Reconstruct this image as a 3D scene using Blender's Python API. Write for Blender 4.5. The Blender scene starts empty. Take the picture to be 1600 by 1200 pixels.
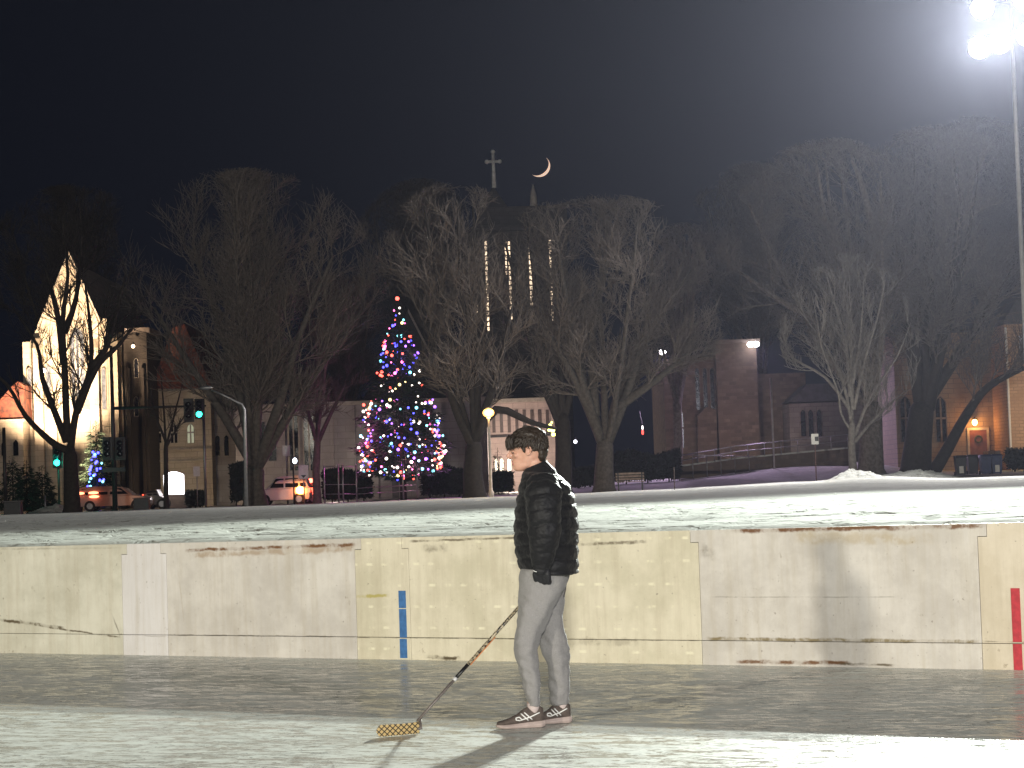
import bpy, bmesh, math, random
import numpy as np
from mathutils import Vector, Matrix, noise
R = math.radians
random.seed(7)
rng = np.random.default_rng(7)
sc = bpy.context.scene
COL = sc.collection

# ------------------------------------------------------------------ camera
FPX = 3500.0            # focal length in pixels of the 1600 px wide picture
CAMH = 1.45
camd = bpy.data.cameras.new("camera"); cam = bpy.data.objects.new("camera", camd); COL.objects.link(cam)
camd.sensor_width = 36; camd.lens = FPX/1600*36; camd.clip_end = 3000; camd.clip_start = 0.1
CM = Matrix.Translation((0, 0, CAMH)) @ Matrix.Rotation(R(90+2.63), 4, 'X') @ Matrix.Rotation(R(-1.94), 4, 'Z')
cam.matrix_world = CM
sc.camera = cam
def P(px, py, Y):
    """world point seen at photo pixel (px,py) in the plane y=Y"""
    d = CM.to_3x3() @ Vector(((px-800)/FPX, -(py-600)/FPX, -1))
    t = Y/d.y
    return Vector((d.x*t, Y, CAMH+d.z*t))
def G(px, py, z=0.0):
    d = CM.to_3x3() @ Vector(((px-800)/FPX, -(py-600)/FPX, -1))
    t = (z-CAMH)/d.z
    return Vector((d.x*t, d.y*t, z))

# ------------------------------------------------------------------ world, exposure
w = bpy.data.worlds.new("World"); sc.world = w; w.use_nodes = True
nt = w.node_tree; bg = nt.nodes['Background']
bg.inputs[0].default_value = (0.30, 0.38, 0.72, 1); bg.inputs[1].default_value = 0.010
sc.view_settings.view_transform = 'Standard'; sc.view_settings.look = 'None'
sc.view_settings.exposure = 0; sc.view_settings.gamma = 1
cy = sc.cycles
cy.use_denoising = True; cy.max_bounces = 5; cy.diffuse_bounces = 2; cy.glossy_bounces = 3
cy.transmission_bounces = 4; cy.volume_bounces = 0; cy.transparent_max_bounces = 6
cy.sample_clamp_indirect = 4; cy.caustics_reflective = False; cy.caustics_refractive = False

def lamp(name, kind, loc, energy, color=(1,1,1), size=.2, aim=None, angle=None, blend=.3, parent=None):
    l = bpy.data.lights.new(name, kind); l.energy = energy; l.color = color
    if kind in ('POINT', 'SPOT'): l.shadow_soft_size = size
    if kind == 'SPOT': l.spot_size = angle; l.spot_blend = blend
    if kind == 'AREA': l.size = size
    o = bpy.data.objects.new(name, l); COL.objects.link(o)
    o.location = loc
    if aim is not None:
        o.rotation_euler = (Vector(aim)-Vector(loc)).to_track_quat('-Z', 'Y').to_euler()
    if parent is not None: o.parent = parent; o.matrix_parent_inverse = Matrix.Translation(parent.location).inverted()
    return o
E_BACK = 0.92e6     # the flood mast seen at upper right (all its heads together)
E_LEFT = 4.7e4     # rink flood behind the camera, left
E_RIGHT = 2.6e4    # rink flood behind the camera, right
E_SPILL = 0.9e5; HAZE = 0.62e-4
E_CH = 5.6e4; E_HALL = 620; E_LOW = 330; E_PORCH = 1050; E_WALLL = 7000; E_WASH = 480; E_DOOR = 70; E_CORNER = 330
E_XMAS = 300; E_GLOBE = 400; E_GREEN = 120; E_SIGN = 60; E_IND = 22; E_CAR = 50
lamp("added_flood_centre", 'SPOT', (-.4, -70, 15), 1.9e5, (1.0, .96, .86), 1.2, aim=(0, 17, .6), angle=R(50), blend=.7)  # added unseen flood, placed so the man's shadow hides behind him
lamp("flood_behind_left", 'SPOT', (-27.5, -28, 11.5), E_LEFT, (1.0, .93, .78), 1.0, aim=(1, 17, .6), angle=R(75), blend=.6)
lamp("flood_behind_right", 'SPOT', (22, -24, 12), E_RIGHT, (.93, .92, 1.0), 3.5, aim=(0, 17, .6), angle=R(80), blend=.6)

# ------------------------------------------------------------------ helpers
def tag(o, label=None, cat=None, group=None, kind=None):
    if label: o['label'] = label
    if cat: o['category'] = cat
    if group: o['group'] = group
    if kind: o['kind'] = kind
    return o
def empty(name, loc, label=None, cat=None, group=None):
    o = bpy.data.objects.new(name, None); COL.objects.link(o); o.location = loc
    o.empty_display_size = .2
    return tag(o, label, cat, group)
def link(name, me, mat=None, parent=None, smooth=False):
    o = bpy.data.objects.new(name, me); COL.objects.link(o)
    if mat is not None:
        for m in (mat if isinstance(mat, (list, tuple)) else [mat]): me.materials.append(m)
    if smooth: me.polygons.foreach_set('use_smooth', [True]*len(me.polygons))
    if parent is not None:
        o.parent = parent
        o.matrix_parent_inverse = Matrix.Translation(parent.location).inverted()
    return o
def structure(o): o['kind'] = 'structure'; return o
class MB:
    """collects shapes in world coordinates, then links them as one mesh object"""
    def __init__(s): s.v = []; s.f = []; s.m = []; s.cur = 0
    def add(s, vs, fs):
        n = len(s.v); s.v += [tuple(v) for v in vs]; s.f += [tuple(i+n for i in f) for f in fs]; s.m += [s.cur]*len(fs); return s
    def box(s, a, b, rot=None, piv=None):
        x0, y0, z0 = a; x1, y1, z1 = b
        vs = [Vector(p) for p in ((x0,y0,z0),(x1,y0,z0),(x1,y1,z0),(x0,y1,z0),(x0,y0,z1),(x1,y0,z1),(x1,y1,z1),(x0,y1,z1))]
        if rot: vs = [Matrix.Rotation(rot, 3, 'Z') @ (v-Vector(piv)) + Vector(piv) for v in vs]
        return s.add(vs, [(0,3,2,1),(4,5,6,7),(0,1,5,4),(1,2,6,5),(2,3,7,6),(3,0,4,7)])
    def tube(s, pts, rad, n=8, cap=True, flat=1.0, upv=None):
        pts = [Vector(p) for p in pts]
        if not hasattr(rad, '__len__'): rad = [rad]*len(pts)
        vs = []; fs = []
        t0 = (pts[1]-pts[0]).normalized()
        a = Vector(upv) if upv is not None else (Vector((0,0,1)) if abs(t0.z) < .9 else Vector((1,0,0)))
        for i, p in enumerate(pts):
            t = (pts[min(i+1,len(pts)-1)]-pts[max(i-1,0)])
            t = t.normalized() if t.length > 1e-9 else t0
            a = (a - t*a.dot(t)); a = a.normalized() if a.length > 1e-6 else t.orthogonal().normalized()
            b = t.cross(a)
            for k in range(n):
                th = 2*math.pi*k/n
                vs.append(p + (a*math.cos(th)*flat + b*math.sin(th))*rad[i])
        for i in range(len(pts)-1):
            for k in range(n):
                k2 = (k+1) % n
                fs.append((i*n+k, i*n+k2, (i+1)*n+k2, (i+1)*n+k))
        if cap:
            fs.append(tuple(range(n))[::-1]); fs.append(tuple((len(pts)-1)*n+k for k in range(n)))
        return s.add(vs, fs)
    def ball(s, c, r, n=12, m=8):
        r = Vector((r,r,r)) if not hasattr(r, '__len__') else Vector(r); c = Vector(c)
        vs = [c+Vector((0,0,r.z))]; fs = []
        for i in range(1, m):
            ph = math.pi*i/m
            for k in range(n):
                th = 2*math.pi*k/n
                vs.append(c+Vector((r.x*math.sin(ph)*math.cos(th), r.y*math.sin(ph)*math.sin(th), r.z*math.cos(ph))))
        vs.append(c-Vector((0,0,r.z)))
        for k in range(n):
            k2 = (k+1) % n
            fs.append((0, 1+k, 1+k2))
            for i in range(m-2): fs.append((1+i*n+k, 1+(i+1)*n+k, 1+(i+1)*n+k2, 1+i*n+k2))
            fs.append((1+(m-2)*n+k, len(vs)-1, 1+(m-2)*n+k2))
        return s.add(vs, fs)
    def prism(s, poly, off):
        """poly: list of 3D points, off: extrusion vector"""
        n = len(poly); off = Vector(off)
        vs = [Vector(p) for p in poly] + [Vector(p)+off for p in poly]
        fs = [tuple(range(n)), tuple(range(2*n-1, n-1, -1))] + [(i, i+n, (i+1) % n + n, (i+1) % n) for i in range(n)]
        return s.add(vs, fs)
    def rings(s, rings, cap=True):
        n = len(rings[0]); vs = [v for r in rings for v in r]; fs = []
        for i in range(len(rings)-1):
            for k in range(n):
                k2 = (k+1) % n
                fs.append((i*n+k, i*n+k2, (i+1)*n+k2, (i+1)*n+k))
        if cap: fs.append(tuple(range(n))[::-1]); fs.append(tuple((len(rings)-1)*n+k for k in range(n)))
        return s.add(vs, fs)
    def mesh(s, name):
        me = bpy.data.meshes.new(name); me.from_pydata(s.v, [], s.f)
        me.polygons.foreach_set('material_index', s.m); me.update()
        bm = bmesh.new(); bm.from_mesh(me); bmesh.ops.recalc_face_normals(bm, faces=bm.faces); bm.to_mesh(me); bm.free()
        return me
    def build(s, name, mat=None, parent=None, smooth=False, bevel=0):
        me = s.mesh(name)
        if bevel:
            bm = bmesh.new(); bm.from_mesh(me)
            bmesh.ops.bevel(bm, geom=bm.edges[:], offset=bevel, segments=2, affect='EDGES', profile=.6)
            bm.to_mesh(me); bm.free()
        return link(name, me, mat, parent, smooth)
def remesh(mb, voxel, smooth=3, fac=.5):
    me = mb.mesh('tmp'); o = bpy.data.objects.new('tmp', me); COL.objects.link(o)
    m = o.modifiers.new('r', 'REMESH'); m.mode = 'VOXEL'; m.voxel_size = voxel
    if smooth:
        q = o.modifiers.new('s', 'SMOOTH'); q.factor = fac; q.iterations = smooth
    dg = bpy.context.evaluated_depsgraph_get(); dg.update()
    out = bpy.data.meshes.new_from_object(o.evaluated_get(dg))
    bpy.data.objects.remove(o); bpy.data.meshes.remove(me)
    return out

def displace(me, fn):
    n = len(me.vertices); co = np.empty(n*3, 'f'); no = np.empty(n*3, 'f')
    me.vertices.foreach_get('co', co); me.vertices.foreach_get('normal', no)
    co = co.reshape(-1, 3); no = no.reshape(-1, 3)
    d = np.array([fn(Vector(c)) for c in co.tolist()])
    me.vertices.foreach_set('co', (co+no*d[:, None]).astype('f').ravel()); me.update()

# ------------------------------------------------------------------ materials
def nodes(name):
    m = bpy.data.materials.new(name); m.use_nodes = True
    n = m.node_tree.nodes; l = m.node_tree.links
    return m, n, l, n['Principled BSDF']
def mth(n, l, op, a, b=None, c=None, clamp=False):
    x = n.new('ShaderNodeMath'); x.operation = op; x.use_clamp = clamp
    for i, q in enumerate((a, b, c)):
        if q is None: continue
        if hasattr(q, 'links') or hasattr(q, 'is_linked'): l.new(q, x.inputs[i])
        else: x.inputs[i].default_value = q
    return x.outputs[0]
def mixc(n, l, f, a, b):
    x = n.new('ShaderNodeMix'); x.data_type = 'RGBA'
    for i, q in ((0, f), (6, a), (7, b)):
        if hasattr(q, 'is_linked'): l.new(q, x.inputs[i])
        elif i == 0: x.inputs[0].default_value = q
        else: x.inputs[i].default_value = (*q, 1)
    return x.outputs[2]
def nz(n, l, scale, detail=4, rough=.55, vec=None, stretch=None, dist=0):
    t = n.new('ShaderNodeTexNoise'); t.inputs['Scale'].default_value = scale; t.inputs['Detail'].default_value = detail
    t.inputs['Roughness'].default_value = rough; t.inputs['Distortion'].default_value = dist
    if vec is None:
        vec = n.new('ShaderNodeTexCoord').outputs['Object']
    if stretch is not None:
        mp = n.new('ShaderNodeMapping'); mp.inputs['Scale'].default_value = stretch; l.new(vec, mp.inputs[0]); vec = mp.outputs[0]
    l.new(vec, t.inputs['Vector'])
    return t.outputs['Fac']
def ramp(n, l, f, a, b, lo=0.0, hi=1.0):
    x = n.new('ShaderNodeMapRange'); x.interpolation_type = 'SMOOTHSTEP'
    x.inputs['From Min'].default_value = a; x.inputs['From Max'].default_value = b
    x.inputs['To Min'].default_value = lo; x.inputs['To Max'].default_value = hi
    l.new(f, x.inputs['Value']); return x.outputs[0]
def bump(n, l, b, h, strength=.3, dist=.02):
    x = n.new('ShaderNodeBump'); x.inputs['Strength'].default_value = strength; x.inputs['Distance'].default_value = dist
    l.new(h, x.inputs['Height']); l.new(x.outputs[0], b.inputs['Normal']); return x
_M = {}
def mat(name, col, rough=.6, var=.25, scale=4, metal=0, bmp=0, col2=None, bscale=None, bdist=.02):
    if name in _M: return _M[name]
    m, n, l, b = nodes(name)
    f = nz(n, l, scale, 5)
    f = ramp(n, l, f, .3, .7)
    c2 = col2 or tuple(c*(1-var) for c in col)
    l.new(mixc(n, l, f, c2, tuple(min(1, c*(1+var*.5)) for c in col)), b.inputs['Base Color'])
    b.inputs['Roughness'].default_value = rough; b.inputs['Metallic'].default_value = metal
    if bmp: bump(n, l, b, nz(n, l, bscale or scale*4, 4), bmp, bdist)
    _M[name] = m; return m
def glow(name, col, strength):
    if name in _M: return _M[name]
    m, n, l, b = nodes(name)
    b.inputs['Base Color'].default_value = (*[min(.8, c) for c in col], 1)
    b.inputs['Emission Color'].default_value = (*col, 1); b.inputs['Emission Strength'].default_value = strength
    m.cycles.emission_sampling = 'NONE' if strength < 60 else 'AUTO'
    _M[name] = m; return m
def stone(name, c1, c2, mortar, bw=.6, bh=.3, scale=1.0, rough=.85, axis='XZ', ms=.02):
    if name in _M: return _M[name]
    m, n, l, b = nodes(name)
    tc = n.new('ShaderNodeTexCoord'); sp = n.new('ShaderNodeSeparateXYZ'); cb = n.new('ShaderNodeCombineXYZ')
    l.new(tc.outputs['Object'], sp.inputs[0])
    l.new(mth(n, l, 'ADD', sp.outputs[0], sp.outputs[1]), cb.inputs[0]); l.new(sp.outputs[2], cb.inputs[1])
    br = n.new('ShaderNodeTexBrick'); l.new(cb.outputs[0], br.inputs['Vector'])
    br.inputs['Color1'].default_value = (*c1, 1); br.inputs['Color2'].default_value = (*c2, 1); br.inputs['Mortar'].default_value = (*mortar, 1)
    br.inputs['Scale'].default_value = scale; br.inputs['Brick Width'].default_value = bw; br.inputs['Row Height'].default_value = bh
    br.inputs['Mortar Size'].default_value = ms; br.inputs['Bias'].default_value = 0
    f = ramp(n, l, nz(n, l, 1.3, 6), .3, .75)
    l.new(mixc(n, l, f, br.outputs['Color'], tuple(.5*(x+y)*.8 for x, y in zip(c1, c2))), b.inputs['Base Color'])
    b.inputs['Roughness'].default_value = rough
    bump(n, l, b, br.outputs['Fac'], .5, -.02)
    _M[name] = m; return m

BARK = mat('bark', (.15, .125, .105), .9, .4, 6, bmp=.4)
BARK_PALE = mat('bark_pale', (.19, .17, .15), .9, .3, 6, bmp=.3)
BARK_DARK = mat('bark_dark', (.030, .024, .019), .9, .3, 6, bmp=.3)
BARK_RED = mat('bark_reddish', (.15, .10, .085), .9, .3, 6)
BARK_MID = mat('bark_mid', (.085, .073, .062), .9, .35, 6, bmp=.4)
TWIG_GREY = mat('twig_grey', (.20, .185, .175), .9, .3, 3)
METAL = mat('galvanised', (.30, .30, .30), .45, .15, 8, .8)
DARKMETAL = mat('dark_metal', (.02, .02, .02), .5, .3, 8)
WHITEPAINT = mat('white_paint', (.75, .75, .72), .5, .08, 5)
NEEDLE = mat('needles', (.020, .040, .022), .8, .5, 5)
HEDGE = mat('hedge_leaves', (.030, .034, .028), .8, .5, 3)
GLASS_DARK = mat('dark_glass', (.012, .013, .018), .12, .2, 3)

# ------------------------------------------------------------------ the rink wall line, terrain
WL, WR = G(0, 1020), G(1600, 1047)
wdir = (WR-WL).normalized(); wnrm = Vector((-wdir.y, wdir.x, 0))    # points away from the camera
if wnrm.y < 0: wnrm = -wnrm
def WP(px, py, off=0.0):
    """point of the wall's front plane seen at pixel; returned as (s, z)"""
    d = CM.to_3x3() @ Vector(((px-800)/FPX, -(py-600)/FPX, -1)); o = Vector((0, 0, CAMH))
    t = (WL-o).dot(wnrm)/d.dot(wnrm); q = o+d*t
    return (q-WL).dot(wdir), q.z
def W3(s, z, off=0.0): return WL + wdir*s - wnrm*off + Vector((0, 0, z))
zl = WP(0, 855)[1]; zr = WP(1600, 816)[1]; WZ = (zl+zr)/2
print('wall z', zl, zr, 'dist', WL, WR, 'len', (WR-WL).length)
TU = [-.30, -.23, -.10, 0, .06, .13, .155, .20, .30]
TY = [0, 45, 80, 115, 150, 200, 700]
G0 = WZ-.03
TZ = [[G0]*9, [G0]*9,
      [.98, .98, .98, 1.0, 1.05, 1.16, 1.2, 1.1, 1.1],
      [.92, .92, .93, 1.0, 1.08, 1.22, 1.42, 1.15, 1.15],
      [.77, .77, .77, .97, 1.6, 2.5, 2.3, 1.7, 1.7],
      [.77, .77, .80, 1.2, 2.3, 2.8, 2.8, 2.5, 2.5],
      [.8, .8, .9, 1.3, 2.3, 2.8, 2.8, 2.6, 2.6]]
def terr(x, y):
    u = x/max(y, 8)
    u = min(max(u, TU[0]), TU[-1]-1e-6); y = min(max(y, 0), 699)
    i = max(k for k in range(len(TU)-1) if TU[k] <= u); j = max(k for k in range(len(TY)-1) if TY[k] <= y)
    a = (u-TU[i])/(TU[i+1]-TU[i]); b = (y-TY[j])/(TY[j+1]-TY[j]); a = a*a*(3-2*a)
    z = (TZ[j][i]*(1-a)+TZ[j][i+1]*a)*(1-b)+(TZ[j+1][i]*(1-a)+TZ[j+1][i+1]*a)*b
    return z
def onG(px, Y, z=None, py=760):
    p = P(px, py, Y); return Vector((p.x, Y, terr(p.x, Y) if z is None else z))

# snow field
m_snow, n, l, b = nodes('trodden_snow')
tc = n.new('ShaderNodeTexCoord').outputs['Object']
big = ramp(n, l, nz(n, l, .35, 5, vec=tc), .35, .7)
foot = ramp(n, l, nz(n, l, 3.2, 3, .6, vec=tc, dist=.6), .52, .66)
fine = nz(n, l, 14, 4, .6, vec=tc)
c = mixc(n, l, big, (.47, .49, .45), (.58, .60, .55))
c = mixc(n, l, mth(n, l, 'MULTIPLY', foot, .75), c, (.24, .24, .21))
l.new(c, b.inputs['Base Color']); b.inputs['Roughness'].default_value = .85; b.inputs['Specular IOR Level'].default_value = .05
h = mth(n, l, 'SUBTRACT', mth(n, l, 'MULTIPLY', fine, .25), foot)
bump(n, l, b, h, .6, .04)
vs = []; fs = []
cols = [x for x in np.concatenate([np.linspace(-220, -40, 24)[:-1], np.linspace(-40, -15, 40)[:-1], np.linspace(-15, 17, 215), np.linspace(17, 45, 40)[1:], np.linspace(45, 220, 24)[1:]])]
rows = list(np.arange(0, 11, .15)) + list(np.arange(11, 30, .4)) + [31, 33, 36, 39, 43, 46, 50, 54, 58, 62, 66, 70, 74, 78, 82, 86, 90, 94, 98, 102, 106, 110, 114, 118, 122, 126, 130, 135, 140, 145, 150, 160, 175, 190, 210, 240, 300, 400, 600]
def wally(x): return WL.y + (x-WL.x)*wdir.y/wdir.x
for j, dy in enumerate(rows):
    for x in cols:
        y = max(wally(x), -60)+dy+.062
        z = terr(x, y) + noise.noise(Vector((x*.5, y*.5, 0)))*.02 + noise.noise(Vector((x*.12, y*.12, 3)))*.03*min(1, dy/20)
        if dy < 31 and -16 < x < 18:
            nn_ = noise.noise(Vector((x*1.3, y*1.3, 9)))+.55*noise.noise(Vector((x*3.3, y*3.3, 2)))
            z -= .055*min(1, max(0, (nn_-.12)/.25))*min(1, dy/.5); z += .012*noise.noise(Vector((x*3, y*3, 7)))
        zw = zl+(zr-zl)*((x-WL.x)/wdir.x)/(WR-WL).length
        if dy < 1.6: k_ = max(0, 1-dy/1.6); z = z*(1-k_)+(zw-.006)*k_ + .035*min(1, dy/.15)*k_
        vs.append((x, y, z))
nc = len(cols)
for j in range(len(rows)-1):
    for i in range(nc-1): fs.append((j*nc+i, j*nc+i+1, (j+1)*nc+i+1, (j+1)*nc+i))
me = bpy.data.meshes.new('snow_field'); me.from_pydata(vs, [], fs)
structure(link('snow_field', me, m_snow, smooth=True))

# ice
m_ice, n, l, b = nodes('rink_ice')
tc = n.new('ShaderNodeTexCoord').outputs['Object']
rot = n.new('ShaderNodeMapping'); rot.inputs['Rotation'].default_value = (0, 0, R(20)); l.new(tc, rot.inputs[0]); rv = rot.outputs[0]
scr = nz(n, l, 1.9, 8, .72, vec=rv, stretch=(1, 2.9, 1), dist=1.8)
scr2 = nz(n, l, 10, 5, .75, vec=rv, stretch=(1, 1.8, 1), dist=.8)
cl = ramp(n, l, nz(n, l, .6, 4, vec=tc), .35, .7)
dust = ramp(n, l, mth(n, l, 'ADD', mth(n, l, 'MULTIPLY', scr, .6), mth(n, l, 'MULTIPLY', scr2, .4)), .41, .60)
c = mixc(n, l, cl, (.42, .41, .36), (.56, .55, .50))
c = mixc(n, l, dust, c, (.76, .79, .74))
crk = mth(n, l, 'ABSOLUTE', mth(n, l, 'SUBTRACT', nz(n, l, 2.2, 5, .6, vec=rv, stretch=(1, 3.2, 1), dist=.9), .5))
crk = ramp(n, l, crk, .002, .016, 1, 0)
crm = mth(n, l, 'MULTIPLY', crk, ramp(n, l, nz(n, l, .9, 3, vec=tc), .38, .5))
c = mixc(n, l, mth(n, l, 'MULTIPLY', crm, .8), c, (.10, .10, .09))
l.new(c, b.inputs['Base Color'])
l.new(ramp(n, l, dust, 0, 1, .14, .8), b.inputs['Roughness']); l.new(ramp(n, l, dust, 0, 1, .5, .0), b.inputs['Specular IOR Level'])
b.inputs['IOR'].default_value = 1.31
h = mth(n, l, 'ADD', mth(n, l, 'MULTIPLY', scr, .6), mth(n, l, 'MULTIPLY', scr2, .6))
bump(n, l, b, h, .10, .02)
q = [(-200, -100, 0), (60, -100, 0)]
x0, x1 = -60, 40
vs = [(x0, -70, 0), (x1, -70, 0), (x1, max(wally(x1), -65)+.1, 0), (x0, wally(x0)+.1, 0)]
me = bpy.data.meshes.new('rink_ice'); me.from_pydata(vs, [], [(0, 1, 2, 3)])
structure(link('rink_ice', me, m_ice))

# ------------------------------------------------------------------ rink wall panels
SMIN, SMAX = -14.0, WP(1600, 1000)[0]+9
def wallmat(name, c1, c2, marks=(), rust_top=False, glint_dots=False, seed=0.0, rusty=1.0):
    m, n, l, b = nodes(name)
    tc = n.new('ShaderNodeTexCoord').outputs['Object']
    # wall coordinates: x = along the wall, y = height
    mp = n.new('ShaderNodeMapping'); mp.vector_type = 'TEXTURE'
    mp.inputs['Location'].default_value = WL; mp.inputs['Rotation'].default_value = (0, 0, math.atan2(wdir.y, wdir.x)); l.new(tc, mp.inputs[0])
    sp = n.new('ShaderNodeSeparateXYZ'); l.new(mp.outputs[0], sp.inputs[0]); S = sp.outputs[0]; Z = sp.outputs[2]
    v = mp.outputs[0]
    blot = ramp(n, l, nz(n, l, 1.3+seed*.1, 7, .68, vec=v), .35, .65)
    streak = ramp(n, l, nz(n, l, 2.5, 6, .7, vec=v, stretch=(5, 5, .35)), .40, .75)
    c = mixc(n, l, blot, c1, c2)
    c = mixc(n, l, mth(n, l, 'MULTIPLY', streak, .38), c, (.42, .36, .25))
    dirt = ramp(n, l, nz(n, l, 9, 6, .75, vec=v, dist=.4), .62, .72)
    c = mixc(n, l, mth(n, l, 'MULTIPLY', dirt, .65), c, (.22, .17, .10))
    specks = ramp(n, l, nz(n, l, 24, 3, .6, vec=v), .665, .72)
    c = mixc(n, l, mth(n, l, 'MULTIPLY', specks, .6), c, (.20, .16, .12))
    wob = mth(n, l, 'MULTIPLY', mth(n, l, 'SUBTRACT', nz(n, l, 5, 5, .7, vec=v), .5), .12)
    wobf = mth(n, l, 'MULTIPLY', mth(n, l, 'SUBTRACT', nz(n, l, 26, 3, .7, vec=v), .5), .025)
    wz = mth(n, l, 'ADD', wob, wobf)
    for (s0, z0, s1, z1, wd, col, st) in marks:
        k = (z1-z0)/(s1-s0)
        line = mth(n, l, 'ADD', mth(n, l, 'MULTIPLY', mth(n, l, 'SUBTRACT', S, s0), k), z0)
        d = mth(n, l, 'ABSOLUTE', mth(n, l, 'ADD', mth(n, l, 'SUBTRACT', Z, line), mth(n, l, 'MULTIPLY', wz, min(1, wd*22))))
        f = ramp(n, l, d, wd*.25, wd, 1, 0)
        gaps = ramp(n, l, nz(n, l, 4.2, 5, .7, vec=v), .42, .56)
        f = mth(n, l, 'MULTIPLY', f, mth(n, l, 'MULTIPLY', ramp(n, l, S, s0-.02, s0+.06), ramp(n, l, S, s1-.06, s1+.02, 1, 0)))
        f = mth(n, l, 'MULTIPLY', f, mth(n, l, 'MULTIPLY', mth(n, l, 'ADD', mth(n, l, 'MULTIPLY', gaps, .8), .2), st))
        c = mixc(n, l, f, c, col)
    if glint_dots:  # bright reflections in rows, painted into the colour as paler dabs
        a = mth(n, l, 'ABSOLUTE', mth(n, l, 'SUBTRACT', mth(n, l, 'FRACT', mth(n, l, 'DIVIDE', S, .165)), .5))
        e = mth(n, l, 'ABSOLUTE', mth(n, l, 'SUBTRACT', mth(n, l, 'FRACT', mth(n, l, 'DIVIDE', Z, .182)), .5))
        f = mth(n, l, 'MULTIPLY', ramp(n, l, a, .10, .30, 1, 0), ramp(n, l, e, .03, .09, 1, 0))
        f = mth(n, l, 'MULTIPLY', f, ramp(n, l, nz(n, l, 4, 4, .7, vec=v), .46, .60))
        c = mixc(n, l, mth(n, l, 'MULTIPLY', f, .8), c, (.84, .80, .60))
    l.new(c, b.inputs['Base Color']); b.inputs['Roughness'].default_value = .55
    bump(n, l, b, mth(n, l, 'ADD', nz(n, l, 22, 4, .6, vec=v), mth(n, l, 'MULTIPLY', nz(n, l, 2, 3, vec=v), 2)), .12, .01)
    return m
RUST = (.16, .075, .03); DIRT = (.10, .075, .04); PALE = (.9, .88, .8)
def mk(px0, py0, px1, py1, wd, col, st=1.0):
    a, b = WP(px0, py0), WP(px1, py1); return (a[0], a[1], b[0], b[1], wd, col, st)
CREAM = ((.52, .50, .40), (.68, .66, .55)); LILAC = ((.53, .50, .45), (.68, .65, .59)); WHITE = ((.66, .64, .62), (.72, .70, .68)); YEL = ((.58, .54, .40), (.72, .67, .52))
MATS = {
 'A': wallmat('panel_cream', *CREAM, [mk(-60, 962, 100, 981, .020, DIRT), mk(60, 978, 188, 996, .012, DIRT, .9), mk(0, 858, 190, 856, .012, DIRT, .35), mk(175, 960, 190, 1000, .03, DIRT, .6)], seed=1),
 'B': wallmat('panel_white', *WHITE, [mk(190, 992, 262, 995, .006, DIRT, .4)], seed=2),
 'C': wallmat('panel_grey', *LILAC, [mk(290, 860, 556, 851, .022, RUST, 1), mk(300, 868, 556, 857, .035, (.33, .22, .12), .6), mk(262, 992, 556, 995, .010, DIRT, .55), mk(276, 870, 290, 992, .09, (.40, .32, .20), .5)], seed=3),
 'D': wallmat('panel_yellow', *YEL, [mk(556, 932, 608, 931, .020, (.42, .36, .10), .9), mk(640, 846, 860, 838, .014, DIRT, .8), mk(660, 858, 700, 857, .045, DIRT, .5), mk(664, 1026, 720, 1029, .022, DIRT, 1), mk(905, 851, 1010, 846, .018, DIRT, .8), mk(885, 1003, 1000, 1003, .04, DIRT, .35), mk(556, 996, 1092, 1001, .006, DIRT, .7)], glint_dots=True, seed=4),
 'E': wallmat('panel_stained', *LILAC, [mk(1140, 829, 1400, 824, .028, RUST, 1), mk(1380, 826, 1545, 820, .026, RUST, .95), mk(1095, 858, 1120, 868, .07, DIRT, .45), mk(1105, 998, 1530, 1003, .020, (.20, .15, .06), .9), mk(1150, 1034, 1330, 1036, .020, RUST, 1), mk(1310, 1037, 1400, 1040, .014, DIRT, .9), mk(1240, 840, 1460, 842, .06, (.40, .30, .14), .45), mk(1110, 933, 1400, 933, .008, DIRT, .35), mk(1515, 870, 1526, 870, .05, DIRT, .5)], seed=5),
 'F': wallmat('panel_tan', (.60, .53, .40), (.70, .63, .50), [mk(1535, 1002, 1700, 1006, .005, DIRT, .6)], seed=6),
}
wall = empty('rink_wall', WL, 'weathered cream and yellow rink wall with rust stains between the ice and the snow', 'wall')
def zt_(s): return zl+(zr-zl)*s/(WR-WL).length
def ws(px): return WP(px, 930)[0]
kick = WP(800, 998)[1]
GAP = .0035
def panel(s0, s1, m, tabL=0, tabR=0, cutL=0, cutR=0, name='panel'):
    """front sheet of one panel; tab/cut: top corner pieces that reach over the neighbour"""
    g = GAP; T = zt_; B = lambda s: zt_(s)-.095
    poly = [(s0+g/2, kick+g), (s1-g/2, kick+g)]
    if cutR: poly += [(s1-g/2, B(s1)-g), (s1-cutR-g, B(s1-cutR)-g), (s1-cutR-g, T(s1-cutR))]
    elif tabR: poly += [(s1-g/2, B(s1)), (s1+tabR, B(s1+tabR)), (s1+tabR, T(s1+tabR))]
    else: poly += [(s1-g/2, T(s1))]
    if cutL: poly += [(s0+cutL+g, T(s0+cutL)), (s0+cutL+g, B(s0+cutL)-g), (s0+g/2, B(s0)-g)]
    elif tabL: poly += [(s0-tabL, T(s0-tabL)), (s0-tabL, B(s0-tabL)), (s0+g/2, B(s0))]
    else: poly += [(s0+g/2, T(s0))]
    mb = MB(); mb.prism([W3(s, z, .0) for s, z in poly], wnrm*.04)
    o = mb.build(name, m, wall, bevel=.003)
    k = MB(); k.prism([W3(s, z, .004) for s, z in ((s0+g/2, -.02), (s1-g/2, -.02), (s1-g/2, kick), (s0+g/2, kick))], wnrm*.044)
    k.build('kickplate', m, wall, bevel=.004)
    return o
jA, jB, jC, jD, jD2, jE, jF = ws(191), ws(261), ws(556), ws(640), ws(1094), ws(1531), ws(1700)
t = .07
panel(ws(-420), ws(-300), MATS['B'])
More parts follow.
